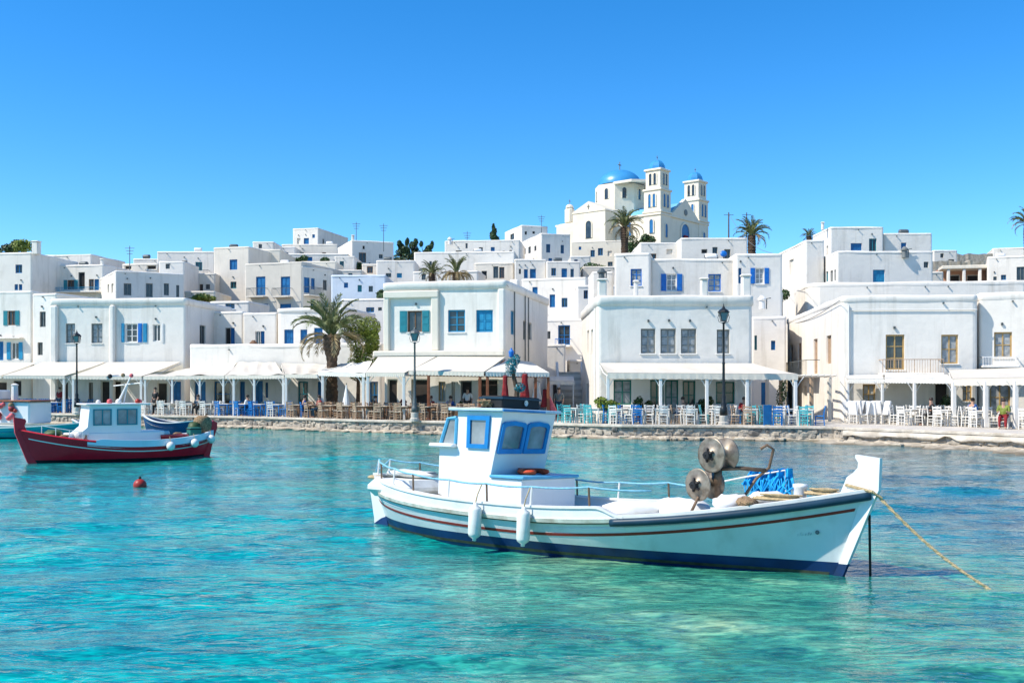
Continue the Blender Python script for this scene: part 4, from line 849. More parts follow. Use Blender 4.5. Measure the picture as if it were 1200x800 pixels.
awning('white canopy corner with timber posts hung with red dresses', (590, 421, 57.6), (622, 424, 61.), (569, 436, 53.3), (644, 437, 54.0), 'canvaswhite', posts=(.03, .78, .98), postm='redwood', beam='redwood', sag=.04, brace=False)
awning('small grey-white awning at the mouth of the alley', (641, 441, 67), (672, 441, 67), (640, 446, 62.5), (673, 447, 62), 'canvaswhite', posts=(.03, .97), postw=.04, brace=False)
awning('long white flat awning along the large seafront house', (703, 425.5, 53.75), (882, 426, 53.75), (712, 437, 50.2), (935, 438.5, 48.9), 'canvas', posts=(.003, .285, .53, .74, .99), rafters=6, sag=.13, val=.3)
awning('short white canopy at the corner house, over stacked white chairs', (991, 440, 53.2), (1035, 439.5, 53.0), (993.5, 444, 51.4), (1035.5, 444, 50.3), 'canvaswhite', posts=(.02, .98), postw=.06)
awning('middle white canopy with turned posts under the slatted balcony', (1037, 438.5, 52.4), (1110, 439, 52.2), (1036.5, 443.5, 50.1), (1116, 444, 46.8), 'canvaswhite', posts=(.47,), postw=.07)
awning('large cream canopy over the white chairs at the right edge', (1112, 434, 52.2), (1262, 429, 51.3), (1117, 444, 46.6), (1292, 441, 40.3), 'canvas', posts=(.01, .25, .46, .97), postw=.09, val=.34)
# bare pergola between the two big houses
pg = thing('pergola', 'bare timber pergola with dry vines between the two big seafront houses', 'pergola', at(930, 497, 52.5) * 1.0); pg.location.z = QZ
L0 = pg.location
for (px, Y) in ((931, 50.5), (951, 52.5), (899, 58), (915, 57.5), (972, 53.)):
    p = at(px, 442, Y) - L0; MB().cbox(p.x - .09, p.y - .09, .01, p.x + .09, p.y + .09, p.z, .02).build('post', 'tanwood' if px in (951, 915) else 'white2', pg)
for i in range(7):
    a_, b_ = at(900 + i * 11, 441.5, 58.5 - i * .6) - L0, at(937 + i * 7.2, 441, 49.5 + i * .2) - L0; MB().tube([a_, b_ + Vector((0, 0, .05))], .05, 6).build('beam', 'white2', pg)
# ------------------------------------------------------------------ street lamps
def street_lamp(label, px, Y, H, m='iron'):
    p = at(px, 0, Y); t = thing('street_lamp', label, 'street lamp', (p.x, p.y, QZ), 0, 'street lamps on the quay edge')
    MB().lathe([(.26, -.02), (.26, .12), (.2, .16), (.2, .42), (.16, .48)], 12, cap=True).build('plinth', 'concrete', t)
    k = H / 5.; MB().lathe([(.19, .46), (.17, .75 * k), (.12, .8 * k), (.15, .92 * k), (.10, 1.0 * k), (.11, 1.2 * k), (.07, 1.3 * k), (.06, 2.6 * k), (.08, 2.64 * k), (.055, 2.7 * k), (.048, H - .75), (.08, H - .72), (.05, H - .66)], 10, cap=True).build('pole', m, t, True)
    z = H - .62; la = MB(); w0, w1 = .11, .2; hh = .42
    for i in range(4):
        a, b_ = R(45 + 90 * i), R(135 + 90 * i)
        la.tube([(w0 * 1.4 * math.cos(a), w0 * 1.4 * math.sin(a), z), (w1 * 1.4 * math.cos(a), w1 * 1.4 * math.sin(a), z + hh)], .018, 5)
        la.tube([(w1 * 1.4 * math.cos(a), w1 * 1.4 * math.sin(a), z + hh), (w1 * 1.4 * math.cos(b_), w1 * 1.4 * math.sin(b_), z + hh)], .02, 5)
    la.lathe([(.02, z), (w0 * 1.45, z), (w0 * 1.45, z + .03), (.02, z + .03)], 4, M=Matrix.Rotation(R(45), 4, 'Z'))
    ln = la.build('lantern', m, t)
    MB().lathe([(w1 * 1.5, z + hh), (w1 * 1.1, z + hh + .1), (.07, z + hh + .2), (.06, z + hh + .26), (.03, z + hh + .3), (.01, z + hh + .42)], 8).build('cap', m, ln)
    MB().lathe([(w0 * 1.2, z + .03), (w1 * 1.25, z + hh - .01)], 4, M=Matrix.Rotation(R(45), 4, 'Z')).build('glazing', 'lampglass', ln)
    MB().tube([(0, 0, z - .1), (.22, 0, z - .02), (.27, 0, z + .18), (.2, 0, z + hh - .02)], .014, 5).tube([(0, 0, z - .1), (-.22, 0, z - .02), (-.27, 0, z + .18), (-.2, 0, z + hh - .02)], .014, 5).build('scroll', m, t)
mat('lampglass', (.22, .25, .25), .1, .1, 3., spec=.6)
street_lamp('slim dark street lamp between the two plain cream awnings', 90, 66.7, at(0, 390, 66.7).z - QZ)
street_lamp('grey-green street lamp in front of the stained awning', 486, 54.0, at(0, 386, 54.0).z - QZ, 'greyiron')
street_lamp('tall black street lamp in front of the large house with grey-green windows', 848, 48.1, at(0, 361, 48.1).z - QZ)
# utility poles, antennas
for (px, py0, py1, Y, r_, lab) in ((854, 249, 293, 105, .09, 'wooden utility pole beside the bell towers'), (875, 249, 280, 112, .07, 'thin pole behind the round-headed palm'), (152, 288, 312, 108, .05, 'thin antenna mast on the stepped house'), (417.5, 260, 284, 130, .05, 'tall antenna on the skyline house with dark door'), (449.5, 262, 284, 126, .05, 'forked antenna at the end of the skyline house'), (547.5, 271, 283, 129.5, .05, 'small antenna on the white skyline block'), (634.5, 252, 266, 141, .05, 'antenna mast on the tower house')):
    p, q = at(px, py0, Y), at(px, py1 + 6, Y); t = thing('utility_pole' if py1 == 293 or px == 875 else 'antenna', lab, 'pole' if Y in (105, 112) and px > 800 else 'antenna', (q.x, q.y, q.z)); h_ = p.z - q.z
    MB().tube([(0, 0, -.5), (0, 0, h_)], [r_, r_ * .7], 6).build('mast', 'trunk' if px > 800 else 'greyiron', t)
    ar = MB()
    for k in range(1 if px > 800 else 3): ar.tube([(-.5 + .1 * k, 0, h_ - .25 - .3 * k), (.5 - .1 * k, 0, h_ - .25 - .3 * k)], .03, 5)
    ar.build('crossarm', 'greyiron', t)
# ------------------------------------------------------------------ boats
mat('buoyred', (.36, .03, .02), .45, .25, 6.)
class Hull:
    def __init__(s, B, z_mid, z_st, z_bw, xs, xb, zk, tm=.45, e0=3.2, e1=2.3):
        s.B, s.zm, s.z0, s.z1, s.xs_, s.xb_, s.zk, s.tm, s.e0, s.e1 = B, z_mid, z_st, z_bw, xs, xb, zk, tm, e0, e1
    def b(s, t): return s.B * (1 - (abs(t - s.tm) / s.tm) ** s.e0) if t < s.tm else s.B * (1 - ((t - s.tm) / (1 - s.tm)) ** s.e1)
    def zs(s, t): return s.zm + (s.z0 - s.zm) * ((s.tm - t) / s.tm) ** 2 if t < s.tm else s.zm + (s.z1 - s.zm) * ((t - s.tm) / (1 - s.tm)) ** 1.9
    def ex(s, t): return .30 + .2 * max(0, (.25 - t) / .25) + .75 * max(0, (t - .45) / .55) ** 1.5
    def pt(s, t, k, side=-1, off=0., dz=0.):
        x0 = s.xs_[0] + (s.xs_[1] - s.xs_[0]) * k; x1 = s.xb_[0] + (s.xb_[1] - s.xb_[0]) * k
        y = s.b(t) * k ** s.ex(t) if k > 0 else 0.
        x = x0 + (x1 - x0) * t
        if off:                                # offset along the plan normal of the hull
            d = .004; ya, yb = s.b(max(0, t - d)) * k ** s.ex(t), s.b(min(1, t + d)) * k ** s.ex(t); sl = (yb - ya) / ((x1 - x0) * (min(1, t + d) - max(0, t - d)))
            n = Vector((-sl, 1.)).normalized(); x += n.x * off; y = y + n.y * off
        return Vector((x, side * max(y, 0. if off <= 0 else -9), s.zk + k * (s.zs(t) - s.zk) + dz))
    def kz(s, t, z): return max(0., min(1., (z - s.zk) / (s.zs(t) - s.zk)))
TS = [.5 - .5 * math.cos(math.pi * i / 46) for i in range(47)]; TS = sorted(set([round(t * .6 + .4 * i / 46, 5) for i, t in enumerate(TS)] + [.004, .012, .988, .996]))
def hull_parts(root, H, top, bottom, zb, wash=None, washm='hullwhite', capm='caprail', deckz=-.12, deckm='deckpaint'):
    up, lo = MB(), MB()
    for side in (-1, 1):
        ru, rl = [], []
        for t in TS:
            kb = H.kz(t, zb(t)); ru.append([H.pt(t, kb + (1 - kb) * j / 10, side) for j in range(11)]); rl.append([H.pt(t, kb * j / 6, side) for j in range(7)])
        if side > 0: ru = [list(reversed(r)) for r in ru]; rl = [list(reversed(r)) for r in rl]
        up.rings(ru, closed=False); lo.rings(rl, closed=False)
    o = up.build('hull', top, root, True); lo.build('bottom', bottom, root, True)
    dk = MB(); dk.rings([[H.pt(t, 1, -1, -.05, deckz), H.pt(t, 1, -1, -.05, deckz) * .5 + H.pt(t, 1, 1, -.05, deckz) * .5 + Vector((0, 0, .03)), H.pt(t, 1, 1, -.05, deckz)] for t in TS[3:-3]], closed=False).build('deck', deckm, root)
    return o
def strip(H, side, t0, t1, zf, hw, out, n=44, thick=.02):   # moulded strip along the hull at height zf(t)
    rg = []
    for i in range(n + 1):
        t = t0 + (t1 - t0) * i / n; z = zf(t); a = H.kz(t, z - hw); b = H.kz(t, z + hw) if z + hw <= H.zs(t) else 1
        dz = max(0, z + hw - H.zs(t)); rg.append([H.pt(t, a, side, -.01), H.pt(t, a, side, out), H.pt(t, b, side, out, dz), H.pt(t, b, side, -.01, dz)])
    if side > 0: rg = [list(reversed(r)) for r in rg]
    return rg
def ring_mesh(rgs):
    m = MB()
    for r in rgs: m.rings(r, True, True)
    return m
BOAT = thing('fishing_boat', 'white wooden fishing boat with blue trim, red stripe and blue-framed cabin windows', 'boat', (-2.45, 18.6, 0), math.atan2(-.6, .8))
BOAT.rotation_euler = (R(-2.8), 0, math.atan2(-.6, .8)); BM = Matrix.Translation((-2.45, 18.6, 0)) @ BOAT.rotation_euler.to_matrix().to_4x4()
H = Hull(1.30, .50, .68, 1.13, (.55, -.10), (8.25, 8.90), -.5)
hull_parts(BOAT, H, 'hullwhite', 'bottomblue', lambda t: .155 + .03 * abs(t - .5))
def wz(t): return (.155 + .05 * smooth01((.3 - t) / .3)) * smooth01((.66 - t) / .05)
wsh = MB(); cap = MB()
for side in (-1, 1):
    ro, rc_ = [], []
    for i in range(61):
        t = .0 + .66 * i / 60; w_ = wz(t)
        ro.append([H.pt(t, 1, side, .012), H.pt(t, 1, side, .012, w_), H.pt(t, 1, side, -.06, w_), H.pt(t, 1, side, -.06, -.14)])
        rc_.append([H.pt(t, 1, side, .035, w_ + .002), H.pt(t, 1, side, .035, w_ + .035), H.pt(t, 1, side, -.10, w_ + .035), H.pt(t, 1, side, -.10, w_ + .002)])
    if side > 0: ro = [list(reversed(r)) for r in ro]; rc_ = [list(reversed(r)) for r in rc_]
    wsh.rings(ro, closed=False); cap.rings(rc_, True, True)
wsh.build('washboard', 'hullwhite', BOAT); cap.build('cap_rail', 'deckpaint', BOAT)
m_ = MB()
for side in (-1, 1):
    rg = [[H.pt(t, 1, side, .03, .0), H.pt(t, 1, side, .03, .05), H.pt(t, 1, side, -.14, .05), H.pt(t, 1, side, -.14, .0)] for t in [.645 + .35 * i / 40 for i in range(41)]]
    if side > 0: rg = [list(reversed(r)) for r in rg]
    m_.rings(rg, True, True)
m_.build('bow_cap', 'deckpaint', BOAT)
ring_mesh([strip(H, sd_, .0, .655, lambda t: H.zs(t) - .02, .028, .045) for sd_ in (-1, 1)]).build('rub_rail', 'caprail', BOAT)
for sd_ in (-1, 1): MB().tube([H.pt(t, 1, sd_, .03, -.045) for t in [.64 + .355 * i / 40 for i in range(41)]], .055, 8).build('bow_fender', 'navy', BOAT, True)
for sd_ in (-1, 1): ring_mesh([strip(H, sd_, .0, .985, lambda t: H.zs(t) - .235 + .02 * t, .021, .006, 60)]).build('red_stripe', 'stripered', BOAT)
MB().tube([H.pt(t, 1, -1, .0, -.055) for t in [.0 + .655 * i / 30 for i in range(31)]], .012, 5).build('seam', 'rustiron', BOAT)
mat('scum', (.05, .06, .035), .7, .4, 8.)
for sd_ in (-1, 1): ring_mesh([strip(H, sd_, .01, .985, lambda t: .012, .022, .004, 60)]).build('scum_line', 'scum', BOAT)
# stem post, keel, rudder
stem = [(8.44, .98), (8.56, 1.30), (8.64, 1.36), (8.70, 1.43), (8.705, 1.50), (8.665, 1.56), (8.67, 1.60), (8.985, 1.565), (8.975, 1.15), (8.90, .98), (8.585, .16), (8.47, .16), (8.70, .85)]
MB().prism(stem, -.055, .055).build('stem_post', 'cabinwhite', BOAT); MB().prism([(8.47, .157), (8.585, .157), (8.33, -.5), (8.18, -.5)], -.05, .05).build('stem_foot', 'bottomblue', BOAT)
MB().prism([(-.16, .62), (-.06, .72), (.1, .75), (.6, -.4), (.3, -.5), (.02, -.42), (-.03, .1)], -.05, .05).build('stern_post', 'hullwhite', BOAT)
MB().prism([(.18, .12), (.30, .16), (.45, -.3), (.0, -.38), (-.05, -.02)], -.085, -.055).build('rudder', 'bottomblue', BOAT)
MB().lathe([(.01, -.012), (.028, -.012), (.028, .012), (.01, .012)], 12, M=Matrix.Translation(H.pt(.945, .70, -1, .012)) @ Matrix.Rotation(R(90), 4, 'X') @ Matrix.Rotation(R(20), 4, 'Y')).build('emblem', 'greyframe', BOAT)
lt = MB(); rl_ = random.Random(4)
for i in range(6):
    t = .918 + .018 * i / 5; k0 = .68 + .0 * i; hh_ = rl_.choice((.02, .028, .034)); a_ = H.pt(t, k0, -1, .004); b_ = H.pt(t, k0 + hh_, -1, .004); dx = Vector((.012 + .01 * rl_.random(), 0, 0))
    lt.quad(a_, a_ + dx, b_ + dx, b_)
mat('fadedink', (.46, .52, .54), .5, .3, 9.); lt.build('faded_lettering', 'fadedink', BOAT)
# cabin: leaning front, boxed side, aft windscreen
x0, x1, hw = 2.44, 3.16, .73; zf, zr = .42, 2.06; ln = .20
cbm = MB()
def quadw(p): cbm.quad(*p)
CB = {'fl': (x1, -hw, zf), 'fr': (x1, hw, zf), 'tl': (x1 + ln, -hw, zr), 'tr': (x1 + ln, hw, zr)}
zq = .95
prof = [(x0, zf), (x1 - .02, zf), (x1 - .02, 1.03), (x1 + ln, zr), (x0, zr)]
MB().prism(prof, -hw, hw).build('cabin', 'cabinwhite', BOAT)
mat('rooftrim', (.46, .60, .68), .4, .12, 5.); rfm = MB(); rfm.cbox(x0 - .14, -hw - .09, zr + .004, x1 + ln + .06, hw + .09, zr + .055, .012); rfo = rfm.build('cabin_roof', 'rooftrim', BOAT)
MB().box(x1 + ln + .062, -hw - .085, zr + .008, x1 + ln + .075, hw * .45, zr + .035).build('visor_trim', 'windowblue', BOAT)
def blue_window(M, pts, b, nm='window', pane='cabinglass'):
    o = pts; cx = sum(p[0] for p in o) / len(o); cz_ = sum(p[1] for p in o) / len(o); i_ = [(cx + (x - cx) * (1 - b / max(.05, (max(p[0] for p in o) - min(p[0] for p in o)) / 2)), cz_ + (z - cz_) * (1 - b / max(.05, (max(p[1] for p in o) - min(p[1] for p in o)) / 2))) for x, z in o]
    m = MB(); m.rings([[M @ Vector((x, .01, z)) for x, z in o], [M @ Vector((x, -.035, z)) for x, z in o], [M @ Vector((x, -.035, z)) for x, z in i_], [M @ Vector((x, .01, z)) for x, z in i_]])
    w_ = m.build(nm, 'windowblue', BOAT); MB().poly([M @ Vector((x, -.008, z)) for x, z in i_]).build('pane', pane, w_); return w_
mat('cabinglass', (.20, .22, .24), .06, .5, 2.2, spec=.8)
blue_window(Matrix.Translation((0, -hw, 0)), [(2.66, 1.47), (3.09, 1.47), (3.12, 1.99), (2.66, 1.99)], .07)
ang = math.atan2(ln + .02, zr - 1.03)
FMx = Matrix.Translation((x1 - .02, 0, 1.03)) @ Matrix.Rotation(R(90), 4, 'Z') @ Matrix.Rotation(ang, 4, 'X')
for (ya, yb) in ((-.70, -.05), (-.02, .60)):
    z_a, z_b = .36, .88; pts_ = [(ya + .012, z_a + .02), (yb - .015, z_a + .02), (yb, z_a + .04), (yb, z_b - .03), (yb - .06, z_b + .01), ((ya + yb) / 2, z_b + .035), (ya + .07, z_b + .015), (ya, z_b - .02), (ya, z_a + .04)]
    blue_window(FMx, pts_, .075)
# aft lower cabin with shelf and slanted side screen
MB().box(2.06, -hw + .01, zf, x0 - .003, hw - .01, 1.46).build('aft_cabin', 'cabinwhite', BOAT)
MB().cbox(1.92, -hw - .12, 1.462, x0 - .002, hw + .05, 1.53, .02).build('shelf', 'cabinwhite', BOAT)
scn = MB().tube([(2.10, -hw, 1.53), (2.24, -hw, 1.93), (2.42, -hw, 1.95)], .035, 6).tube([(2.41, -hw, 1.53), (2.42, -hw, 1.95)], .03, 6).build('side_screen', 'cabintrim', BOAT)
MB().poly([(2.12, -hw + .0, 1.53), (2.41, -hw, 1.53), (2.42, -hw, 1.93), (2.25, -hw, 1.92)]).build('pane', 'cabinglass', scn)
# engine hatch with blue top board
MB().cbox(x1 - .018, -.75, zf, 3.78, .75, 1.02, .01).build('hatch', 'cabinwhite', BOAT)
MB().cbox(x1 + .0, -.79, 1.022, 3.83, .79, 1.07, .012).build('hatch_lid', 'cabintrim', BOAT)
# stern bench / net platform
MB().cbox(.32, -.72, .56, 1.35, .72, .86, .12).build('stern_bench', 'deckpaint', BOAT)
MB().cbox(1.4, -.55, .48, 1.98, .55, .62, .05).build('stern_locker', 'deckpaint', BOAT)
# rails
def rail_z(t): return H.zs(t) + wz(t)
for side in (-1, 1):
    tt = [.02, .07, .14, .215, .31, .40, .49, .60]; hgt = .27
    tops = []
    for i, t in enumerate(tt):
        p = H.pt(t, 1, side, -.05, wz(t) + .03); q = p + Vector((.02 * (-1) ** i, 0, hgt)); tops.append(q)
        MB().tube([p - Vector((0, 0, .02)), q], .016, 6).build('stanchion', 'rustiron' if i % 2 else 'whitepaint', BOAT)
    tops = [H.pt(.0, 1, side, -.03, wz(0) + .06)] + tops
    tops.append(Vector((6.15, side * .95, H.zs(.68) + .38)))
    path = []
    for a_, b_ in zip(tops[:-1], tops[1:]):
        for k in range(4): q = a_.lerp(b_, k / 4); q.z -= .02 * math.sin(math.pi * k / 4); path.append(q)
    path.append(tops[-1]); MB().tube(path, .015, 6).build('rail', 'ropeblue', BOAT, True)
far = [Vector((6.15, .95, 1.05)), Vector((6.7, .92, 1.18)), Vector((7.4, .74, 1.32)), Vector((7.42, .73, 1.0))]
MB().tube(far, .014, 6).build('rail', 'whitepaint', BOAT)
# net hauler: two spools and bent pipe frame
nh = MB(); cx, cy = 6.62, -.05
ax = (BM.to_3x3().inverted() @ Vector((.80, .60, 0))).normalized()
q4 = Vector((0, 0, 1)).rotation_difference(ax).to_matrix().to_4x4()
for (zc_, off, rad) in ((1.52, .10, .25), (1.09, -.10, .235)):
    base = Vector((cx + off, cy, zc_)); M4 = Matrix.Translation(base) @ q4
    sp = MB(); sp.lathe([(.015, -.22), (.05, -.22), (.07, -.19), (rad * .9, -.15), (rad, -.155), (rad, -.135), (.1, -.10), (.075, -.05), (.07, .05), (.1, .12), (rad * .95, .15), (rad * .95, .17), (.06, .185), (.015, .19)], 28, M=M4); so = sp.build('net_spool', 'bronze', BOAT, True)
    hb = MB(); hb.lathe([(.01, -.27), (.055, -.265), (.065, -.2)], 12, M=M4)
    for k in range(5): a = 2 * math.pi * k / 5 + .4; v1 = M4 @ Vector((.03 * math.cos(a), .03 * math.sin(a), -.24)); v2 = M4 @ Vector((.10 * math.cos(a), .10 * math.sin(a), -.20)); hb.tube([v1, v2], .02, 5)
    hb.build('hub', 'dark', so)
pf_ = MB(); e = Vector((cx, cy, 0))
pf_.tube([e + Vector((.1, .05, .55)), e + Vector((.08, .02, 1.2)), e + Vector((.12, 0, 1.55))], .045, 8)
pf_.tube([e + Vector((-.28, -.25, .5)), e + Vector((-.12, -.15, .92)), e + Vector((-.08, -.05, 1.08))], .02, 6)
pf_.tube([e + Vector((.25, .1, .62)), e + Vector((.42, .2, .95)), e + Vector((.56, .28, 1.2)), e + Vector((.72, .34, 1.36)), e + Vector((.78, .34, 1.62)), e + Vector((.70, .3, 1.68)), e + Vector((.62, .26, 1.62))], .022, 7)
pf_.tube([e + Vector((-.05, 0, 1.3)), e + Vector((.35, .16, 1.34)), e + Vector((.68, .32, 1.32))], .03, 7).tube([e + Vector((.1, 0, 1.3)), e + Vector((.1, 0, 1.1))], .06, 8)
pf_.build('hauler_frame', 'rustiron', BOAT, True)
MB().lathe([(.09, .95), (.085, 1.11), (.10, 1.13), (.10, 1.17), (.02, 1.18)], 12, (7.92, -.02, 0)).build('bollard', 'cabinwhite', BOAT, True)
MB().box(4.6, -.7, .34, 5.9, .7, .47).build('hold_cover', 'deckpaint', BOAT)
# ---- loose things on and around the boat
def onboard(o, loc=(0, 0, 0), rz=0.): o.matrix_world = BM @ Matrix.Translation(loc) @ Matrix.Rotation(rz, 4, 'Z'); return o
t = thing('fish_crate', 'dark box lashed on the cabin roof of the white boat', 'crate'); onboard(t, (3.05, -.12, zr + .058))
MB().cbox(-.22, -.52, 0, .22, .50, .2, .015).build('body', 'dark', t); MB().box(-.24, -.54, .15, .24, .52, .178).build('rim', 'navy', t); MB().lathe([(.01, 0), (.05, .01), (.05, .02)], 8, M=Matrix.Translation((.222, .1, .1)) @ Matrix.Rotation(R(90), 4, 'Y')).build('badge', 'whitepaint', t)
m_ = MB(); rl_ = random.Random(2)
for i in range(7): m_.tube([(rl_.uniform(-.12, .12), rl_.uniform(-.1, .1), .02 + .03 * k + rl_.uniform(0, .03)) for k in range(4)], .02, 5)
onboard(tag(m_.build('rope_tangle', 'net'), 'tangle of brown rope on the cabin roof beside the dark box', 'rope'), (2.95, -.72, zr + .055))
lj = thing('life_jacket', 'orange-red folded life jacket lying on the hatch', 'life jacket'); onboard(lj, (3.42, .05, 1.072), .3)
m_ = MB(); rg = []
for i in range(19):
    a = 2 * math.pi * i / 18 * .86; c_ = Vector((.17 * math.cos(a), .34 * math.sin(a), .045)); rg.append([c_ + Vector((math.cos(a) * .075 * math.cos(b_), math.sin(a) * .075 * math.cos(b_), .042 * math.sin(b_))) for b_ in [2 * math.pi * k / 8 for k in range(8)]])
m_.rings(rg, True, True).build('foam', 'orange', lj, True); MB().box(-.26, -.02, .03, -.08, .02, .09).build('strap', 'stripered', lj)
for i, x in enumerate((3.42, 4.32)):
    tt_ = (x - .0 + .1) / 9.; p = H.pt(tt_, 1, -1, .13, 0); fz = -.36
    f = thing('fender', ('white sausage fender hanging beside the cabin wall of the white boat', 'white sausage fender hanging beside the hatch of the white boat')[i], 'fender', (0, 0, 0), 0, 'fenders on the white boat'); onboard(f, (p.x, p.y, p.z + fz))
    MB().lathe([(.01, -.045), (.03, -.04), (.03, -.01), (.085, .03), (.10, .07), (.10, .42), (.085, .46), (.035, .49), (.03, .53), (.01, .535)], 16).build('body', 'rubber', f, True)
    MB().tube([(0, 0, .52), (.01, .03, .65), (.015, .12, .80)], .010, 5).build('lanyard', 'rope', f)
# blue net bundle at the bow
m_ = MB(); rg = []; 
for i in range(25):
    s_ = i / 24; row = []
    for j in range(9):
        q = j / 8; row.append((6.75 + .75 * s_ - .1 * q, .95 - .22 * s_ + .07 * math.sin(s_ * 31 + q * 4) + .16 * q * (1 - q), 1.26 + .10 * s_ - q * (.34 + .16 * s_) * (.55 + .45 * smooth01(s_ * 2)) + .012 * math.sin(s_ * 50 + j)))
    rg.append(row)
m_.rings(rg, closed=False); m_.rings([[(a, b_ + .05, c_) for a, b_, c_ in reversed(r)] for r in rg], closed=False)
for k in range(40): rk_ = random.Random(k); x_ = rk_.uniform(6.75, 7.5); m_.tube([(x_, 1.0 - .3 * (x_ - 6.75), 1.28), (x_ + rk_.uniform(-.1, .1), .98 - .3 * (x_ - 6.75) - .06, 1.1), (x_ + rk_.uniform(-.15, .15), .9 - .28 * (x_ - 6.75), .93)], .012, 4)
onboard(tag(m_.build('fishing_net', 'netblue'), 'bright blue fishing net draped over the bow rail', 'fishing net'))
def sack(label, loc, s, seed, m='whitecloth', nm='sack', cat='sack'):
    r = random.Random(seed); mb = MB(); rings = []
    for i in range(1, 8):
        th = math.pi * i / 8; rings.append([(s[0] * math.sin(th) ** .6 * math.cos(a) * r.uniform(.82, 1.12), s[1] * math.sin(th) ** .6 * math.sin(a) * r.uniform(.82, 1.12), s[2] * (1 - math.cos(th)) * .5 + r.uniform(-.02, .02)) for a in [2 * math.pi * k / 12 for k in range(12)]])
    return onboard(tag(mb.rings(rings, True, True).build(nm, m, None, True), label, cat), loc, r.uniform(0, 3))
sack('crumpled white sack behind the net spools', (6.05, .2, .5), (.5, .35, .36), 1); sack('flat white sack ahead of the net spools', (7.0, -.15, .70), (.36, .24, .28), 2); sack('grey folded cover on the hold of the white boat', (5.4, .1, .475), (.65, .45, .3), 3, 'deckpaint', 'folded_cover', 'cover')
sack('small white bundle near the white bollard', (7.4, .1, .82), (.32, .2, .22), 5); sack('heap of brown net lying on the bow deck', (7.3, -.34, .84), (.42, .14, .12), 4, 'net', 'net_heap', 'fishing net'); sack('pale buoy-shaped bundle on the stern bench', (.7, .15, .86), (.55, .3, .14), 6, 'rubber', 'bundle', 'bundle'); sack('brown net pile beside the cabin wall', (2.2, -.95, .50), (.2, .13, .2), 7, 'net', 'net_heap', 'fishing net')
def coil(label, loc, r0, n, m='rope', th=.012, sy=.6):
    r = random.Random(n); p = [(r0 * (1 + .28 * math.sin(k * .053)) * math.cos(k * .42), sy * r0 * (1 + .28 * math.sin(k * .071)) * math.sin(k * .42), th + .0007 * k + r.uniform(0, .006)) for k in range(n * 2)]
    return onboard(tag(MB().tube(p, th, 5).build('rope_coil', m), label, 'rope'), loc, .2)
coil('coil of tan rope on the bow behind the stem post', (8.25, -.03, 1.03), .2, 60); coil('tan rope coil at the stern end of the white boat', (.2, -.28, .82), .12, 40); coil('loose rope along the bow deck edge', (7.75, -.28, .93), .3, 60, sy=.25)
# mooring rope and anchor line
p0 = BM @ Vector((8.93, 0, 1.10)); p1 = Vector((5.95, 12.55, -.05)); pth = []
for i in range(33): q = p0.lerp(p1, i / 32); q.z -= .10 * math.sin(math.pi * i / 32); pth.append(q)
m_ = MB()
for ph in (0, math.pi): m_.tube([q + Vector((.012 * math.cos(i * 1.5 + ph), .012 * math.sin(i * 1.5 + ph), 0)) for i, q in enumerate(pth)], .016, 6)
m_.tube([BM @ Vector((8.55, -.07, 1.20)), BM @ Vector((8.9, -.075, 1.13)), BM @ Vector((9.0, 0, 1.05))], .022, 6); tag(m_.build('mooring_rope', 'rope'), 'tan mooring rope running from the bow of the white boat into the water', 'rope')
tag(MB().tube([(4.66, 13.35, .82), (4.70, 13.45, .4), (4.77, 13.62, -.3)], .017, 6).build('anchor_line', 'dark'), 'dark anchor line hanging straight down ahead of the bow of the white boat', 'rope')
by = at(164, 570, 25.4); t = thing('mooring_buoy', 'round red mooring buoy floating in open water', 'buoy', (by.x, by.y, -.02))
MB().lathe([(.16 * math.sin(R(a)), -.16 * math.cos(R(a)) + .06) for a in range(5, 180, 14)], 18, cap=True).build('float', 'pinkbuoy', t, True) if False else None
MB().lathe([(.16 * math.sin(R(a)), -.16 * math.cos(R(a)) + .06) for a in range(5, 180, 14)], 18, cap=True).build('float', 'buoyred', t, True); MB().lathe([(.03, .2), (.035, .26), (.015, .28)], 8).build('eyelet', 'dark', t)

# ------------------------------------------------------------------ red boat
RB0, RB1 = Vector((-10.75, 36.4, 0)), Vector((-15.5, 33.0, 0)); ax_ = (RB1 - RB0); RL = ax_.length
RED = thing('fishing_boat', 'dark red fishing boat with small white wheelhouse and white sheer strake', 'boat', RB0, math.atan2(ax_.y, ax_.x)); RM = Matrix.Translation(RB0) @ Matrix.Rotation(math.atan2(ax_.y, ax_.x), 4, 'Z')
HR = Hull(1.15, .58, .82, 1.08, (.35, -.15), (RL - .05, RL + .42), -.4, .42)
hull_parts(RED, HR, 'hullred', 'dark', lambda t: .10)
for sd_ in (-1, 1):
    rg = []
    for i in range(41):
        t = .0 + .70 * i / 40; w_ = .20 * smooth01((.70 - t) / .08) ; rg.append([HR.pt(t, 1, sd_, .015, -.10), HR.pt(t, 1, sd_, .015, w_ * .6 + .001), HR.pt(t, 1, sd_, -.06, w_ * .6 + .001), HR.pt(t, 1, sd_, -.06, -.15)])
    if sd_ > 0: rg = [list(reversed(r)) for r in rg]
    MB().rings(rg, closed=False).build('sheer_strake', 'bluewhite', RED)
    ring_mesh([strip(HR, sd_, .02, .96, lambda t: HR.zs(t) - .27 + .06 * t, .018, .008, 50)]).build('white_stripe', 'whitepaint', RED)
    MB().tube([HR.pt(t, 1, sd_, .0, .02) for t in [.66 + .335 * i / 30 for i in range(31)]], .04, 6).build('gunwale', 'hullred', RED)
MB().prism([(RL - .12, .85), (RL + .12, 1.02), (RL + .2, 1.22), (RL + .15, 1.36), (RL + .18, 1.44), (RL + .52, 1.50), (RL + .48, 1.0), (RL + .12, .05), (RL - .2, -.4)], -.06, .06).build('stem_post', 'hullred', RED)
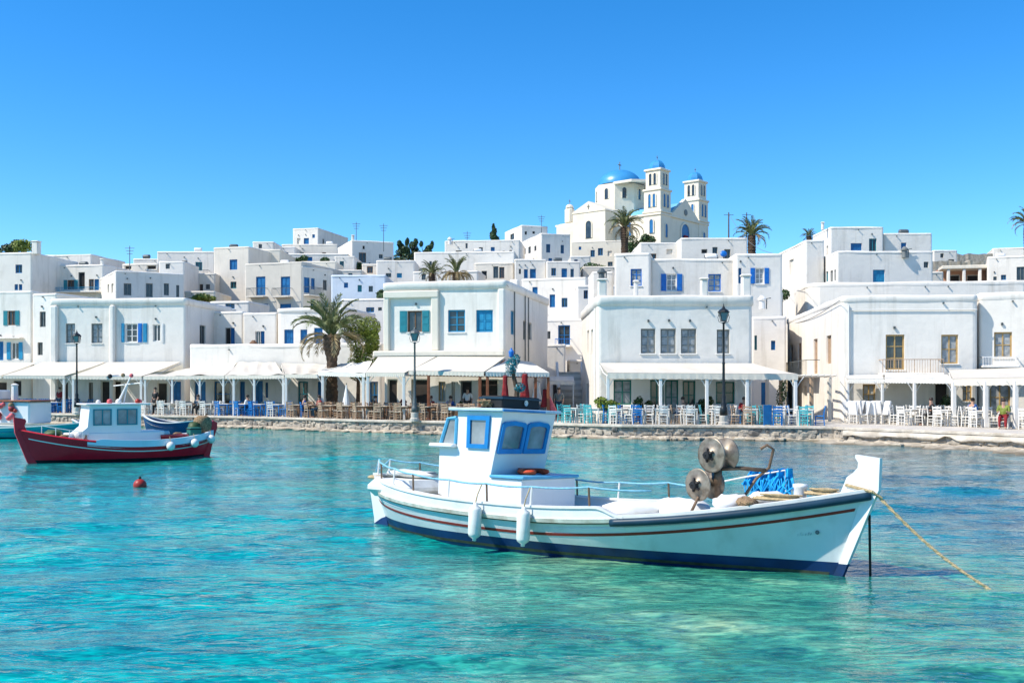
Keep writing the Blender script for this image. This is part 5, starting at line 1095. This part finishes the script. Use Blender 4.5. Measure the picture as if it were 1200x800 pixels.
MB().prism([(-.12, .6), (-.26, 1.0), (-.26, 1.2), (-.12, 1.27), (.0, 1.12), (.12, .95), (.35, -.3), (.1, -.4)], -.05, .05).build('stern_post', 'hullred', RED)
# wheelhouse
wx0, wx1 = 2.55, 4.3
MB().cbox(1.75, -.62, .5, 4.25, .62, .98, .04).build('coach_roof', 'cabinwhite', RED)
MB().prism([(wx0, .9), (wx1 + .25, .9), (wx1 - .05, 1.15), (wx1 - .12, 1.86), (wx0, 1.86)], -.6, .6).build('wheelhouse', 'cabinwhite', RED)
MB().cbox(wx0 - .3, -.68, 1.865, wx1 + .02, .68, 1.92, .015).build('wheelhouse_roof', 'whitepaint', RED)
for sd_ in (-1, 1):
    for (a_, b_) in ((wx0 + .12, wx0 + .78), (wx0 + .95, wx1 - .22)):
        y_ = sd_ * .605; m_ = MB(); z_a, z_b, q = 1.2, 1.74, .04; y2 = sd_ * .625
        for bx in ((a_, z_a, a_ + q, z_b), (b_ - q, z_a, b_, z_b), (a_ + q, z_a, b_ - q, z_a + q), (a_ + q, z_b - q, b_ - q, z_b), ((a_ + b_) / 2 - .02, z_a + q, (a_ + b_) / 2 + .02, z_b - q)): m_.box(bx[0], min(y_, y2), bx[1], bx[2], max(y_, y2), bx[3])
        w_ = m_.build('window', 'teal', RED); MB().box(a_ + q, min(y_, sd_ * .612), z_a + q, b_ - q, max(y_, sd_ * .612), z_b - q).build('pane', 'cabinglass', w_)
MB().tube([(3.15, 0, 1.9), (2.7, 0, 2.85)], [.04, .025], 8).tube([(2.95, .0, 1.92), (2.82, 0, 2.6)], .02, 6).tube([(3.18, -.4, 2.5), (2.5, .4, 2.6)], .02, 6).build('mast', 'whitepaint', RED)
for (x_, y_, z_, m2, r_) in ((2.7, 0, 2.85, 'pink', .07), (3.35, -.2, 2.82, 'dark', .08), (3.0, .1, 2.86, 'net', .07), (3.5, .35, 1.98, 'pink', .09), (3.2, .3, 1.97, 'whitepaint', .1), (3.8, .1, 1.96, 'rubber', .08), (2.6, .4, 1.98, 'buoyred', .09), (2.45, .1, 1.97, 'pink', .08)):
    MB().lathe([(r_ * math.sin(R(a)), -r_ * math.cos(R(a))) for a in range(5, 180, 17)], 10, (x_, y_, z_), cap=True).build('float', m2, RED, True)
MB().tube([(2.65, 0, 2.83), (3.4, -.2, 2.82)], .015, 5).build('boom', 'whitepaint', RED)
def on_red(o, loc, rz=0.): o.matrix_world = RM @ Matrix.Translation(loc) @ Matrix.Rotation(rz, 4, 'Z'); return o
def ball_fender(i, t):
    p = HR.pt(t, 1, 1, .14, -.12); f = thing('fender', ('pale round fender beside the red crate of the red boat', 'pale round fender beside the green crate of the red boat', 'pale round fender at the stern post of the red boat')[i], 'fender', group='fenders on the red boat'); on_red(f, (p.x, p.y, p.z))
    MB().lathe([(.14 * math.sin(R(a)), -.15 * math.cos(R(a))) for a in range(5, 180, 14)], 14, cap=True).build('body', 'rubber', f, True); MB().tube([(0, -.02, .14), (0, -.12, .32)], .01, 5).build('lanyard', 'rope', f)
for i, t in enumerate((.30, .17, .06)): ball_fender(i, t)
def sack_red(label, loc, s, seed, m, nm='sack', cat='sack'): o = sack(label, (0, 0, 0), s, seed, m, nm, cat); return on_red(o, loc, .2)
sack_red('tan net heaped over the stern of the red boat', (.25, .0, .75), (.33, .28, .72), 11, 'net', 'net_heap', 'fishing net'); sack_red('dark net bundle at the stern of the red boat', (.55, .05, .7), (.26, .26, .55), 12, 'leafdark', 'net_heap', 'fishing net')
t = thing('fish_crate', 'red plastic crate on the deck of the red boat', 'crate'); on_red(t, (1.45, .45, .6)); MB().cbox(-.45, -.25, 0, .45, .25, .24, .02).build('body', 'redcloth', t); MB().box(-.47, -.27, .2, .47, .27, .225).build('rim', 'pink', t)
t = thing('fish_crate', 'dark green crate near the stern of the red boat', 'crate'); on_red(t, (.72, .5, .66)); MB().cbox(-.2, -.2, 0, .2, .2, .4, .02).build('body', 'green', t); MB().box(-.22, -.22, .34, .22, .22, .37).build('rim', 'dark', t)
sack_red('white canvas bundle on the foredeck of the red boat', (4.75, .15, .72), (.3, .35, .25), 13, 'whitecloth', 'bundle', 'bundle'); sack_red('green net bundle on the foredeck of the red boat', (5.2, .15, .78), (.3, .3, .3), 14, 'leafdark', 'net_heap', 'fishing net')
a_, b_ = RM @ Vector((-.2, 0, .9)), at(296, 540, 34); tag(MB().tube([a_.lerp(Vector((b_.x, b_.y, -.02)), k / 10) - Vector((0, 0, .1 * math.sin(math.pi * k / 10))) for k in range(11)], .012, 5).build('mooring_rope', 'greyframe'), 'thin dark mooring rope off the stern of the red boat', 'rope')
rg_ = random.Random(77); GX_ = (.95, 1.1, 1.35, 1.6, 1.75, 4.45, 4.6, 4.95, 5.1); GY_ = (.3, -.1, .0, .2, -.2, .45, -.2, .4, -.1); GM = ('pink', 'net', 'bluecloth', 'rubber', 'leafdark', 'rubber', 'pink', 'net', 'bluecloth')
GL = ('pink bundle of gear on the afterdeck of the red boat', 'brown bundle of gear on the afterdeck of the red boat', 'blue bundle of gear on the afterdeck of the red boat', 'pale bundle of gear on the afterdeck of the red boat', 'green bundle of gear on the afterdeck of the red boat', 'pale bundle of gear on the foredeck of the red boat', 'pink bundle of gear on the foredeck of the red boat', 'brown bundle of gear on the foredeck of the red boat', 'blue bundle of gear on the foredeck of the red boat')
for i in range(9):
    sack_red(GL[i], (GX_[i], GY_[i], .64 if GX_[i] < 3 else .74), (rg_.uniform(.1, .2), rg_.uniform(.1, .2), rg_.uniform(.15, .34)), 300 + i, GM[i], 'gear_bundle', 'bundle')
for sd_ in (1,):
    for t in (.72, .78, .84, .9): p_ = HR.pt(t, 1, sd_, -.05, .03); MB().tube([p_, p_ + Vector((0, 0, .26))], .014, 5).build('stanchion', 'whitepaint', RED)
    MB().tube([HR.pt(t, 1, sd_, -.05, .29) for t in (.72, .78, .84, .9)], .012, 5).build('rail', 'whitepaint', RED)
# ------------------------------------------------------------------ boats behind the red boat
def small_boat(label, p_st, p_bw, B, zm, zs_, zb_, top, bottom, seats=True, inner='deckpaint'):
    d = p_bw - p_st; L_ = d.length; t = thing('boat', label, 'boat', p_st, math.atan2(d.y, d.x)); h = Hull(B, zm, zs_, zb_, (.25, -.1), (L_ - .2, L_ + .1), -.3)
    hull_parts(t, h, top, bottom, lambda t_: .06, deckz=-.22, deckm=inner); m_ = MB()
    for sd_ in (-1, 1):
        rg = [[h.pt(q, 1, sd_, .03), h.pt(q, 1, sd_, .03, .05), h.pt(q, 1, sd_, -.08, .05), h.pt(q, 1, sd_, -.08)] for q in TS]
        if sd_ > 0: rg = [list(reversed(r)) for r in rg]
        m_.rings(rg, True, True)
    m_.build('gunwale', 'whitepaint', t)
    if seats:
        for q in (.3, .55, .75): x_ = L_ * q; bb = h.b(q) - .1; MB().cbox(x_ - .12, -bb, zm - .12, x_ + .12, bb, zm - .07, .01).build('thwart', inner, t)
    return t, h
tl, hl = small_boat('turquoise boat with a white deckhouse hung with pink floats, at the quay', Vector((-29.5, 50.5, 0)), Vector((-19.2, 48.5, 0)), 1.5, .5, .65, .85, 'hullteal', 'dark', False)
MB().cbox(4.3, -.85, .7, 7.0, .85, 1.75, .06).build('deckhouse', 'cabinwhite', tl); MB().cbox(4.1, -.95, 1.752, 7.15, .95, 1.82, .02).build('deckhouse_roof', 'redwood', tl); MB().cbox(4.4, -.8, 1.82, 5.1, .4, 2.3, .05).build('locker', 'cabinwhite', tl)
MB().lathe([(.16, 1.82), (.14, 2.5), (.18, 2.55), (.05, 2.62)], 10, (5.6, 0, 0)).build('funnel', 'whitepaint', tl)
rl_ = random.Random(8)
for k in range(11):
    x_, z_ = 5.3 + rl_.random() * 1.7, .95 + rl_.random() * .7; r_ = rl_.uniform(.09, .15); MB().lathe([(r_ * math.sin(R(a)), -r_ * math.cos(R(a))) for a in range(5, 180, 20)], 9, (x_, -.95, z_), cap=True).build('float', rl_.choice(('pink', 'buoyred', 'net', 'pink')), tl, True)
small_boat('dark navy rowing boat with white rim moored behind the red boat', Vector((-15.9, 51.8, 0)), Vector((-18.8, 52.4, 0)), .7, .62, .75, 1.0, 'hullblue', 'dark')
small_boat('small pale green rowing boat beside the navy one', Vector((-18.9, 51.0, 0)), Vector((-22.0, 51.4, 0)), .7, .5, .6, .8, 'hullteal', 'dark')
# ------------------------------------------------------------------ taverna furniture
def chair_meshes(m, seatm):
    q = {}
    q['seat'] = MB().cbox(-.21, -.20, .42, .21, .20, .46, .012).mesh('seat', seatm)
    q['front'] = MB().cbox(-.018, -.018, .0, .018, .018, .42, .004).mesh('leg', m)
    q['rear'] = MB().rings([[(x + .018 * a, y + .018 * b, z) for a, b in ((-1, -1), (1, -1), (1, 1), (-1, 1))] for x, y, z in ((0, -.03, 0), (0, .0, .43), (0, -.01, .6), (0, -.07, .92))], True, True).mesh('leg', m)
    bk = MB()
    for z, y in ((.58, -.012), (.70, -.03), (.84, -.055)): bk.rings([[(-.19, y - .011, z - .035), (-.19, y + .011, z - .035), (-.19, y + .008, z + .035), (-.19, y - .014, z + .035)], [(0, y - .03, z - .035), (0, y - .008, z - .035), (0, y - .012, z + .045), (0, y - .034, z + .045)], [(.19, y - .011, z - .035), (.19, y + .011, z - .035), (.19, y + .008, z + .035), (.19, y - .014, z + .035)]], True, True)
    q['back'] = bk.mesh('backrest', m)
    st = MB()
    for z in (.14, .26): st.box(-.19, .165, z, .19, .185, z + .02).box(-.19, -.20, z, .19, -.18, z + .02).box(-.195, -.18, z + .03, -.175, .165, z + .05).box(.175, -.18, z + .03, .195, .165, z + .05)
    q['stretcher'] = st.mesh('stretcher', m); return q
CH_ = {'white': chair_meshes('whitechair', 'whitechair'), 'blue': chair_meshes('bluechair', 'bluechair'), 'turq': chair_meshes('turqchair', 'turqchair'), 'tan': chair_meshes('tanwood', 'wicker')}
NAMES = {'white': 'white', 'blue': 'royal blue', 'turq': 'turquoise', 'tan': 'tan'}
def chair(kind, x, y, rz, where, grp):
    t = thing('taverna_chair', '%s ladder-back wooden chair %s' % (NAMES[kind], where), 'chair', (x, y, QZ + .008), rz, '%s %s' % (NAMES[kind], grp)); q = CH_[kind]
    link('seat', q['seat'], t); b_ = link('backrest', q['back'], t); b_.location = (0, -.18, 0)
    for sx_ in (-1, 1):
        o = link('leg', q['front'], t); o.location = (sx_ * .185, .175, 0); o = link('leg', q['rear'], t); o.location = (sx_ * .19, -.185, 0)
    link('stretcher', q['stretcher'], t); return t
TB = {}
def table_meshes(m, cloth=None):
    return dict(top=MB().cbox(-.36, -.36, .70, .36, .36, .735, .01).mesh('tabletop', cloth or m), leg=MB().cbox(-.025, -.025, 0, .025, .025, .70, .005).mesh('leg', m), ap=MB().box(-.3, -.3, .62, .3, -.28, .70).box(-.3, .28, .62, .3, .3, .70).box(-.3, -.28, .62, -.28, .28, .70).box(.28, -.28, .62, .3, .28, .70).mesh('apron', m))
for k, a in {'white': ('whitechair',), 'blue': ('bluechair', 'whitechair'), 'turq': ('turqchair', 'whitechair'), 'tan': ('brownwood', 'wicker')}.items(): TB[k] = table_meshes(*a)
def table(kind, x, y, rz, where, grp):
    t = thing('taverna_table', 'small square %s table %s' % (NAMES[kind], where), 'table', (x, y, QZ + .008), rz, '%s tables, %s' % (NAMES[kind], grp)); q = TB[kind]
    link('tabletop', q['top'], t); link('apron', q['ap'], t)
    for a in (-1, 1):
        for b_ in (-1, 1): o = link('leg', q['leg'], t); o.location = (a * .31, b_ * .31, 0)
fr_ = random.Random(12)
def dining_set(s, off, kinds, where, grp, which=(0, 1, 2, 3), tk=None):
    p, d, nr = edge_at(s, off); a = math.atan2(d.y, d.x); jt = fr_.uniform(-.12, .12)
    table(tk or kinds[0], p.x, p.y, a + jt, where, grp)
    for w_ in which:
        v = (d, -d, nr, -nr)[w_]; k = fr_.choice(kinds); q = p + v * fr_.uniform(.52, .66) + Vector((fr_.uniform(-.06, .06), fr_.uniform(-.06, .06), 0)); fa = math.atan2(-v.y, -v.x) - math.pi / 2
        chair(k, q.x, q.y, fa + fr_.uniform(-.3, .3), where, grp)
def row(px0, px1, off, pitch, kindf, where, grp, which=(0, 1, 2, 3), offr=.15, tk=None):
    s = s_of_px(px0); e_ = s_of_px(px1)
    while s < e_: dining_set(s, off + fr_.uniform(-offr, offr), kindf((s - s_of_px(px0)) / (e_ - s_of_px(px0))), where, grp, which, tk); s += pitch * fr_.uniform(.94, 1.06)
cA = lambda f: ('turq', 'white', 'turq') if f < .18 else ('white', 'blue') if f < .42 else ('white', 'white', 'turq', 'tan') if f < .8 else ('white', 'turq', 'blue')
row(660, 962, .95, 1.32, cA, 'at the quay edge below the long flat awning', 'chairs below the long awning', tk='white')
row(664, 955, 2.75, 1.45, cA, 'in the second row below the long flat awning', 'chairs in the second row below the long awning', (0, 1, 3), tk='white')
row(1001, 1240, 4.9, 1.6, lambda f: ('white',), 'under the canopies of the corner house', 'chairs under the corner canopies', offr=.5)
row(996, 1240, 6.9, 1.6, lambda f: ('white',), 'close to the wall of the corner house', 'chairs along the corner house wall', (0, 1, 3), offr=.4)
row(166, 250, .85, 1.45, lambda f: ('white',), 'at the quay edge below the worn pergola canopy', 'chairs below the worn pergola', tk='white')
row(254, 328, .85, 1.45, lambda f: ('blue', 'blue', 'blue', 'white'), 'at the quay edge below the second pergola canopy', 'chairs below the second pergola', tk='blue')
row(338, 560, .85, 1.4, lambda f: ('tan',), 'at the quay edge below the cream awnings', 'chairs below the cream awnings', tk='tan')
row(342, 552, 2.5, 1.5, lambda f: ('tan',), 'in the inner row below the cream awnings', 'inner chairs below the cream awnings', (0, 1, 3), tk='tan')
row(-30, 62, 1.3, 1.5, lambda f: ('blue',), 'at the far end of the quay below the first awning', 'chairs below the first awning', tk='blue')
row(-20, 50, 3.2, 1.6, lambda f: ('blue',), 'in the back row at the far end of the quay', 'back row chairs below the first awning', (0, 1, 3), tk='blue')
# rounded wicker armchairs in the second row by the blue doors
ws = MB(); rg = []
for i in range(13):
    a = R(200 + 140 * 0 - 220 * i / 12 + 0); rg.append([(.30 * math.cos(a), -.27 * math.sin(a) * 1 - .0, .40), (.33 * math.cos(a), -.30 * math.sin(a), .42), (.35 * math.cos(a), -.33 * math.sin(a), .62 + .22 * max(0, math.sin(a))), (.29 * math.cos(a), -.27 * math.sin(a), .60 + .22 * max(0, math.sin(a)))])
ws.rings(rg, True, True); W_back = ws.mesh('backrest', 'wicker', True); W_seat = MB().cbox(-.28, -.26, .36, .28, .26, .46, .04).mesh('seat', 'whitecloth'); W_leg = MB().tube([(0, 0, 0), (0, 0, .38)], .022, 6).mesh('leg', 'tanwood')
def armchair(x, y, rz, lab, grp):
    t = thing('wicker_armchair', lab, 'armchair', (x, y, QZ + .008), rz, grp); link('seat', W_seat, t); link('backrest', W_back, t)
    for a in (-1, 1):
        for b_ in (-1, 1): o = link('leg', W_leg, t); o.location = (a * .23, b_ * .2, 0)
for i in range(17):
    s = s_of_px(176) + (s_of_px(328) - s_of_px(176)) * i / 16; p, d, nr = edge_at(s, 2.5 + .5 * (i % 2)); armchair(p.x, p.y, math.atan2(d.y, d.x) + fr_.uniform(-.5, .5), 'rounded pale wicker armchair behind the pergola dining chairs', 'wicker armchairs')
for i in range(13):   # white chairs with tall slip-covered backs by the corner house
    p = at(995 + 3.6 * i, 0, 51.7 - 1.1 * (i % 3)); t = chair('white', p.x, p.y, fr_.uniform(-.5, .5) + (1.4 if i % 2 else -1.0), 'with a tall cloth-covered back beside the corner house', 'chairs with covered backs')
    MB().prism([(.12, .47), (.21, .47), (.33, 1.06), (.29, 1.10), (.24, 1.06)], -.22, .22, Matrix.Rotation(R(-90), 4, 'Z')).build('back_cover', 'whitecloth', t)
# ------------------------------------------------------------------ people
def person(label, loc, rz, shirt, trousers, seated=False, hairm='hair'):
    t = thing('person', label, 'person', loc, rz)
    if seated: J = dict(pel=(0, 0, .52), ch=(0, -.03, .86), nk=(0, -.02, 1.02), hd=(0, .01, 1.10), ht=(0, .02, 1.24), hpL=(-.1, .02, .50), knL=(-.12, .42, .50), anL=(-.12, .40, .07), toL=(-.12, .55, .03), shL=(-.19, -.03, .96), elL=(-.23, .05, .70), haL=(-.17, .30, .74), fiL=(-.14, .40, .75))
    else: J = dict(pel=(0, 0, .95), ch=(0, -.01, 1.28), nk=(0, 0, 1.46), hd=(0, .02, 1.55), ht=(0, .03, 1.70), hpL=(-.1, 0, .90), knL=(-.11, .04, .50), anL=(-.11, -.02, .08), toL=(-.12, .14, .03), shL=(-.20, 0, 1.40), elL=(-.25, -.02, 1.12), haL=(-.24, .10, .88), fiL=(-.23, .14, .79))
    for k in list(J):
        if k.endswith('L'): x, y, z = J[k]; J[k[:-1] + 'R'] = (-x, y + (.06 if k[:2] in ('an', 'to') and not seated else 0), z)
    RAD = dict(pel=.14, ch=.145, nk=.055, hd=.085, ht=.075, hp=.09, kn=.058, an=.042, to=.035, sh=.06, el=.042, ha=.032, fi=.025)
    ED = [('pel', 'ch'), ('ch', 'nk'), ('nk', 'hd'), ('hd', 'ht')] + [(a + s, b_ + s) for s in 'LR' for a, b_ in (('hp', 'kn'), ('kn', 'an'), ('an', 'to'), ('sh', 'el'), ('el', 'ha'), ('ha', 'fi'))] + [('pel', 'hpL'), ('pel', 'hpR'), ('ch', 'shL'), ('ch', 'shR')]
    def skin(name, m, nodes, grow, parent):
        ks = [k for k in J if nodes is None or k in nodes]; ix = {k: i for i, k in enumerate(ks)}
        me = bpy.data.meshes.new(name); me.from_pydata([J[k] for k in ks], [(ix[a], ix[b_]) for a, b_ in ED if a in ix and b_ in ix], []); me.materials.append(MAT[m]); o = link(name, me, parent)
        o.modifiers.new('Skin', 'SKIN'); sv = me.skin_vertices[0].data
        for k in ks: r_ = RAD[k if k in RAD else k[:2]] + grow; sv[ix[k]].radius = (r_, r_)
        sv[ix['pel'] if 'pel' in ix else 0].use_root = True; sb = o.modifiers.new('Sub', 'SUBSURF'); sb.levels = 1; sb.render_levels = 1; return o
    skin('body', 'skin', None, 0, t); skin('shirt', shirt, ('pel', 'ch', 'shL', 'shR', 'elL', 'elR'), .014, t); skin('trousers', trousers, ('pel', 'hpL', 'hpR', 'knL', 'knR', 'anL', 'anR'), .012, t)
    hx_, hy_, hz_ = J['ht']; MB().lathe([(.02, .075), (.07, .055), (.098, .0), (.095, -.06), (.07, -.08)], 12, (hx_, hy_ - .025, hz_)).build('hair', hairm, t, True); return t
def on_chair(px, Y, rz, kind, where, grp, label, shirt, tr):
    p = at(px, 0, Y); chair(kind, p.x, p.y, rz, where, grp); person(label, (p.x, p.y, QZ), rz, shirt, tr, True)
p = at(182, 0, 65.4); person('standing waiter in dark clothes under the worn pergola canopy', (p.x, p.y, QZ), 2.6, 'dark', 'dark')
on_chair(374, 59.0, 2.2, 'tan', 'with a diner in red, beside the palm trunk', 'diner chairs', 'seated diner in a red shirt near the palm trunk', 'redcloth', 'navy')
on_chair(357, 59.4, -1.2, 'blue', 'with a diner in blue, beside the palm trunk', 'diner chairs', 'seated diner in a blue shirt near the palm trunk', 'bluecloth', 'dark')
on_chair(1091, 47.6, 1.4, 'white', 'with a diner in black under the middle canopy', 'diner chairs', 'seated diner in black under the middle white canopy', 'dark', 'dark')
on_chair(1176, 43.9, 2.6, 'white', 'with a diner in green at the large cream canopy', 'diner chairs', 'seated diner in a green shirt under the large cream canopy', 'leafyellow', 'redcloth')
on_chair(10, 73.0, 2.8, 'blue', 'with a diner in pale pink below the first awning', 'diner chairs', 'seated diner in a pale pink shirt below the first awning', 'pink', 'whitecloth')
p = at(655, 0, 57); person('person in grey walking at the mouth of the alley', (p.x, p.y, QZ), 2.9, 'greyframe', 'navy')
for i, (px, Y, rz, k_, sh_, tr_, wh, lab) in enumerate(((232, 64.0, 2.9, 'white', 'navy', 'dark', 'with a diner in navy under the worn pergola', 'seated diner in navy under the worn pergola canopy'), (290, 62.6, 1.2, 'blue', 'whitecloth', 'navy', 'with a diner in white under the second pergola', 'seated diner in a white shirt under the second pergola canopy'), (440, 56.6, -1.9, 'tan', 'dark', 'greyframe', 'with a diner in black under the stained awning', 'seated diner in black under the stained awning'), (505, 56.0, 2.4, 'tan', 'redcloth', 'dark', 'with a diner in dark red under the timber framed awning', 'seated diner in dark red under the timber framed awning'), (528, 55.6, -.6, 'tan', 'bluecloth', 'tanwood', 'with a diner in blue under the timber framed awning', 'seated diner in blue under the timber framed awning'), (800, 50.3, 1.5, 'white', 'dark', 'navy', 'with a diner in black below the long flat awning', 'seated diner in black below the long flat awning'), (872, 49.8, 3.0, 'blue', 'redcloth', 'navy', 'with a diner in red below the long flat awning', 'seated diner in red below the long flat awning'), (1140, 46.4, -1.2, 'white', 'bluecloth', 'whitecloth', 'with a diner in blue under the large cream canopy', 'seated diner in blue under the large cream canopy'))): on_chair(px, Y, rz, k_, wh, 'diner chairs', lab, sh_, tr_)
p = at(548, 0, 57.2); person('standing person in a white shirt in front of the dark shop window', (p.x, p.y, QZ), 3.0, 'whitecloth', 'dark')
p = at(70, 0, 70.0); person('standing person in red behind the first street lamp', (p.x, p.y, QZ), 2.8, 'redcloth', 'navy')
# ------------------------------------------------------------------ shop goods and small things
def dress(label, px, py, Y, h_, m, w_=.34, seed=0):
    p = at(px, py, Y); t = thing('dress', label, 'dress', (p.x, p.y, p.z - h_)); mb = MB(); rings = []
    for i, (k, w2) in enumerate(((0, 1.), (.15, .93), (.4, .78), (.62, .62), (.8, .6), (.94, .58), (1., .42))): rings.append([(w_ * w2 * math.cos(a) * (1 + .16 * math.sin(a * 6 + seed * 2)), .35 * w_ * w2 * math.sin(a) * (1 + .2 * math.sin(a * 5 + seed)), h_ * k) for a in [2 * math.pi * j / 18 for j in range(18)]])
    mb.rings(rings, True, True).build('cloth', m, t, True); MB().tube([(-.18, 0, h_ - .03), (0, 0, h_ + .05), (0, 0, h_ + .16)], .012, 5).tube([(.18, 0, h_ - .03), (0, 0, h_ + .05)], .012, 5).build('hanger', 'iron', t)
dress('long red dress hanging from the timber canopy beam', 592, 440, 53.4, 1.15, 'redcloth', .17, 1); dress('deep red dress with full skirt on the timber canopy', 615, 438, 53.6, 1.3, 'redcloth', .24, 2); dress('white dress hanging between the red dresses and the post', 629, 447, 54.6, 1.2, 'whitecloth', .28, 3); dress('short dark red dress at the outer canopy post', 640, 456, 54.3, .95, 'redcloth', .26, 4)
p = at(634, 0, 53.9); t = thing('folded_parasol', 'folded pink parasol leaning beside the outer timber post', 'parasol', (p.x + .75, p.y + .4, QZ)); MB().lathe([(.03, .25), (.26, .3), (.22, .6), (.1, 1.15), (.03, 1.5)], 10, M=Matrix.Rotation(R(-14), 4, 'Y')).build('canopy', 'pink', t); MB().tube([(0, 0, 0), (-.4, 0, 1.6)], .02, 6).build('pole', 'tanwood', t)
p = at(406, 0, 58.2); t = thing('folded_parasol', 'folded white parasol beside the palm', 'parasol', (p.x, p.y, QZ)); MB().lathe([(.03, .7), (.24, .75), (.2, 1.0), (.1, 1.5), (.03, 1.9)], 10).build('canopy', 'whitecloth', t); MB().tube([(0, 0, 0), (0, 0, 2.0)], .025, 6).build('pole', 'tanwood', t)
p = at(602, 0, 52.6); t = thing('flowering_vine', 'dark twisted vine with blue flowers climbing to a blue lantern', 'vine', (p.x, p.y, QZ)); hv = at(0, 412, 52.6).z - QZ
MB().tube([(.2, 0, -.05), (.12, .03, .8), (.18, 0, 1.6), (0, .0, 2.3), (-.05, 0, hv - .6)], [.16, .13, .14, .1, .07], 8).build('trunk', 'trunk', t); link('leaves', crown_mesh('leaves', 'teal', [((-.1, 0, hv - .75), (.32, .3, .45)), ((.08, 0, hv - .4), (.25, .25, .3)), ((.3, 0, 1.75), (.3, .25, .25))], 700, .07, 5), t); link('flowers', crown_mesh('flowers', 'canvaswhite', [((-.3, -.1, hv - .85), (.16, .15, .3))], 90, .06, 6), t)
MB().lathe([(.05, hv - .3), (.12, hv - .25), (.15, hv), (.05, hv + .12), (.03, hv + .2)], 8, (-.12, 0, 0)).build('lantern', 'brightblue', t)
p = at(899.5, 0, 47.4); t = thing('menu_board', 'plain blue board standing among the chairs at the quay edge', 'board', (p.x, p.y, QZ + .008), .1); MB().cbox(-.2, -.02, .05, .2, .02, .95, .01).build('panel', 'blue', t); [MB().box(a - .015, -.08, 0, a + .015, .1, .06).build('foot', 'blue', t) for a in (-.165, .165)]
def pot_plant(label, px, Y, h_, m, seed, potm='terracotta'):
    p = at(px, 0, Y); t = thing('potted_plant', label, 'potted plant', (p.x, p.y, QZ)); MB().lathe([(.13, 0), (.19, .3), (.21, .32), (.2, .36), (.15, .34)], 12, cap=True).build('pot', potm, t)
    link('foliage', crown_mesh('foliage', m, [((0, 0, .36 + h_ * .4), (.25, .25, h_ * .45)), ((.12, -.05, .36 + h_ * .7), (.2, .2, h_ * .35))], 260, .09, seed), t)
for i, (px, Y, h_, m, lab) in enumerate(((746, 53.2, .9, 'leafdark', 'dark leafy potted plant between two green windows of the large seafront house'), (757, 53.2, .7, 'leafdark', 'small dark potted plant left of the green double door'), (820, 53.2, .8, 'leafdark', 'dark potted plant right of the green double door'), (829, 53.1, .9, 'leafdark', 'bushy potted plant beside the last green window'), (1106, 51.4, 1.0, 'leafdark', 'dark potted plant at the open doorway of the corner house'), (915, 56.5, 1.9, 'leafdark', 'tall potted climber at the bare pergola post'), (470, 57.6, .7, 'redcloth', 'potted red geranium by the first timber post'), (538, 57.0, .6, 'leafdark', 'low potted shrub outside the dark shop window'))): pot_plant(lab, px, Y, h_, m, 200 + i)
# stepped alley
st_ = thing('stone_steps', 'white edged stone steps climbing the alley', 'steps', (X(672, 66), 66, QZ))
for k in range(14): MB().cbox(-.75, k * .34, -.1, .75, k * .34 + .36, .2 * (k + 1), .02).build('step', 'limewash' if k % 2 else 'white2', st_)
for sx_ in (-1, 1): MB().prism([(0, 0), (4.8, 2.8), (4.8, 3.5), (0, .7)], sx_ * .78, sx_ * .95, Matrix.Rotation(R(90), 4, 'Z')).build('parapet', 'white', st_)
# rooftop and wall details: water drums, dish, roof clutter
p = at(848, 296, 97.5); t = thing('satellite_dish', 'round blue dish on the roof in front of the church', 'dish', (p.x, p.y, p.z - .6)); MB().lathe([(.02, .07), (.2, .03), (.32, -.04), (.32, -.01), (.2, .06), (.02, .1)], 16, (0, 0, .5), M=Matrix.Rotation(R(75), 4, 'X')).build('bowl', 'brightblue', t); MB().tube([(0, 0, -.2), (0, .05, .7)], .04, 6).build('mast', 'iron', t)
for i, (px, py, Y, lab) in enumerate(((1060, 292, 84.8, 'dark vent cowl with bent pipe on the white stacked house'), (705, 318, 69, 'grey vent cowl on the small roof beside the upper house'), (297, 402, 75.5, 'brown vent cowl on the terrace by the half glazed door'), (527, 280, 128, 'white vent cowl on the white skyline block'), (893, 350, 70, 'white cowl vent on the stepped roof'))):
    p = at(px, py, Y); t = thing('roof_vent', lab, 'vent', (p.x, p.y, p.z - .5)); MB().lathe([(.22, -.2), (.2, .35), (.3, .4), (.3, .5), (.1, .72)], 10, cap=True).build('cowl', ('greyframe', 'greyiron', 'brownwood', 'whitepaint', 'whitepaint')[i], t); MB().tube([(.3, 0, -.2), (.32, 0, .5), (.6, 0, .55)], .04, 6).build('pipe', 'greyiron', t)
# cables slung between houses
def cable(label, a, b_, sag): tag(MB().tube([a.lerp(b_, k / 14) - Vector((0, 0, sag * math.sin(math.pi * k / 14))) for k in range(15)], .02, 4).build('cable', 'greyframe'), label, 'cable')
cable('thin cable from the utility pole to the upper house', at(854, 251, 105), at(915, 299, 72), 1.0); cable('thin cable sagging across the corner house side wall', at(925, 380, 71.5), at(984, 352, 53.2), .25); cable('thin cable between the seafront house and the alley house', at(594, 334, 57.6), at(640, 352, 90), .8)
bpy.context.view_layer.update()
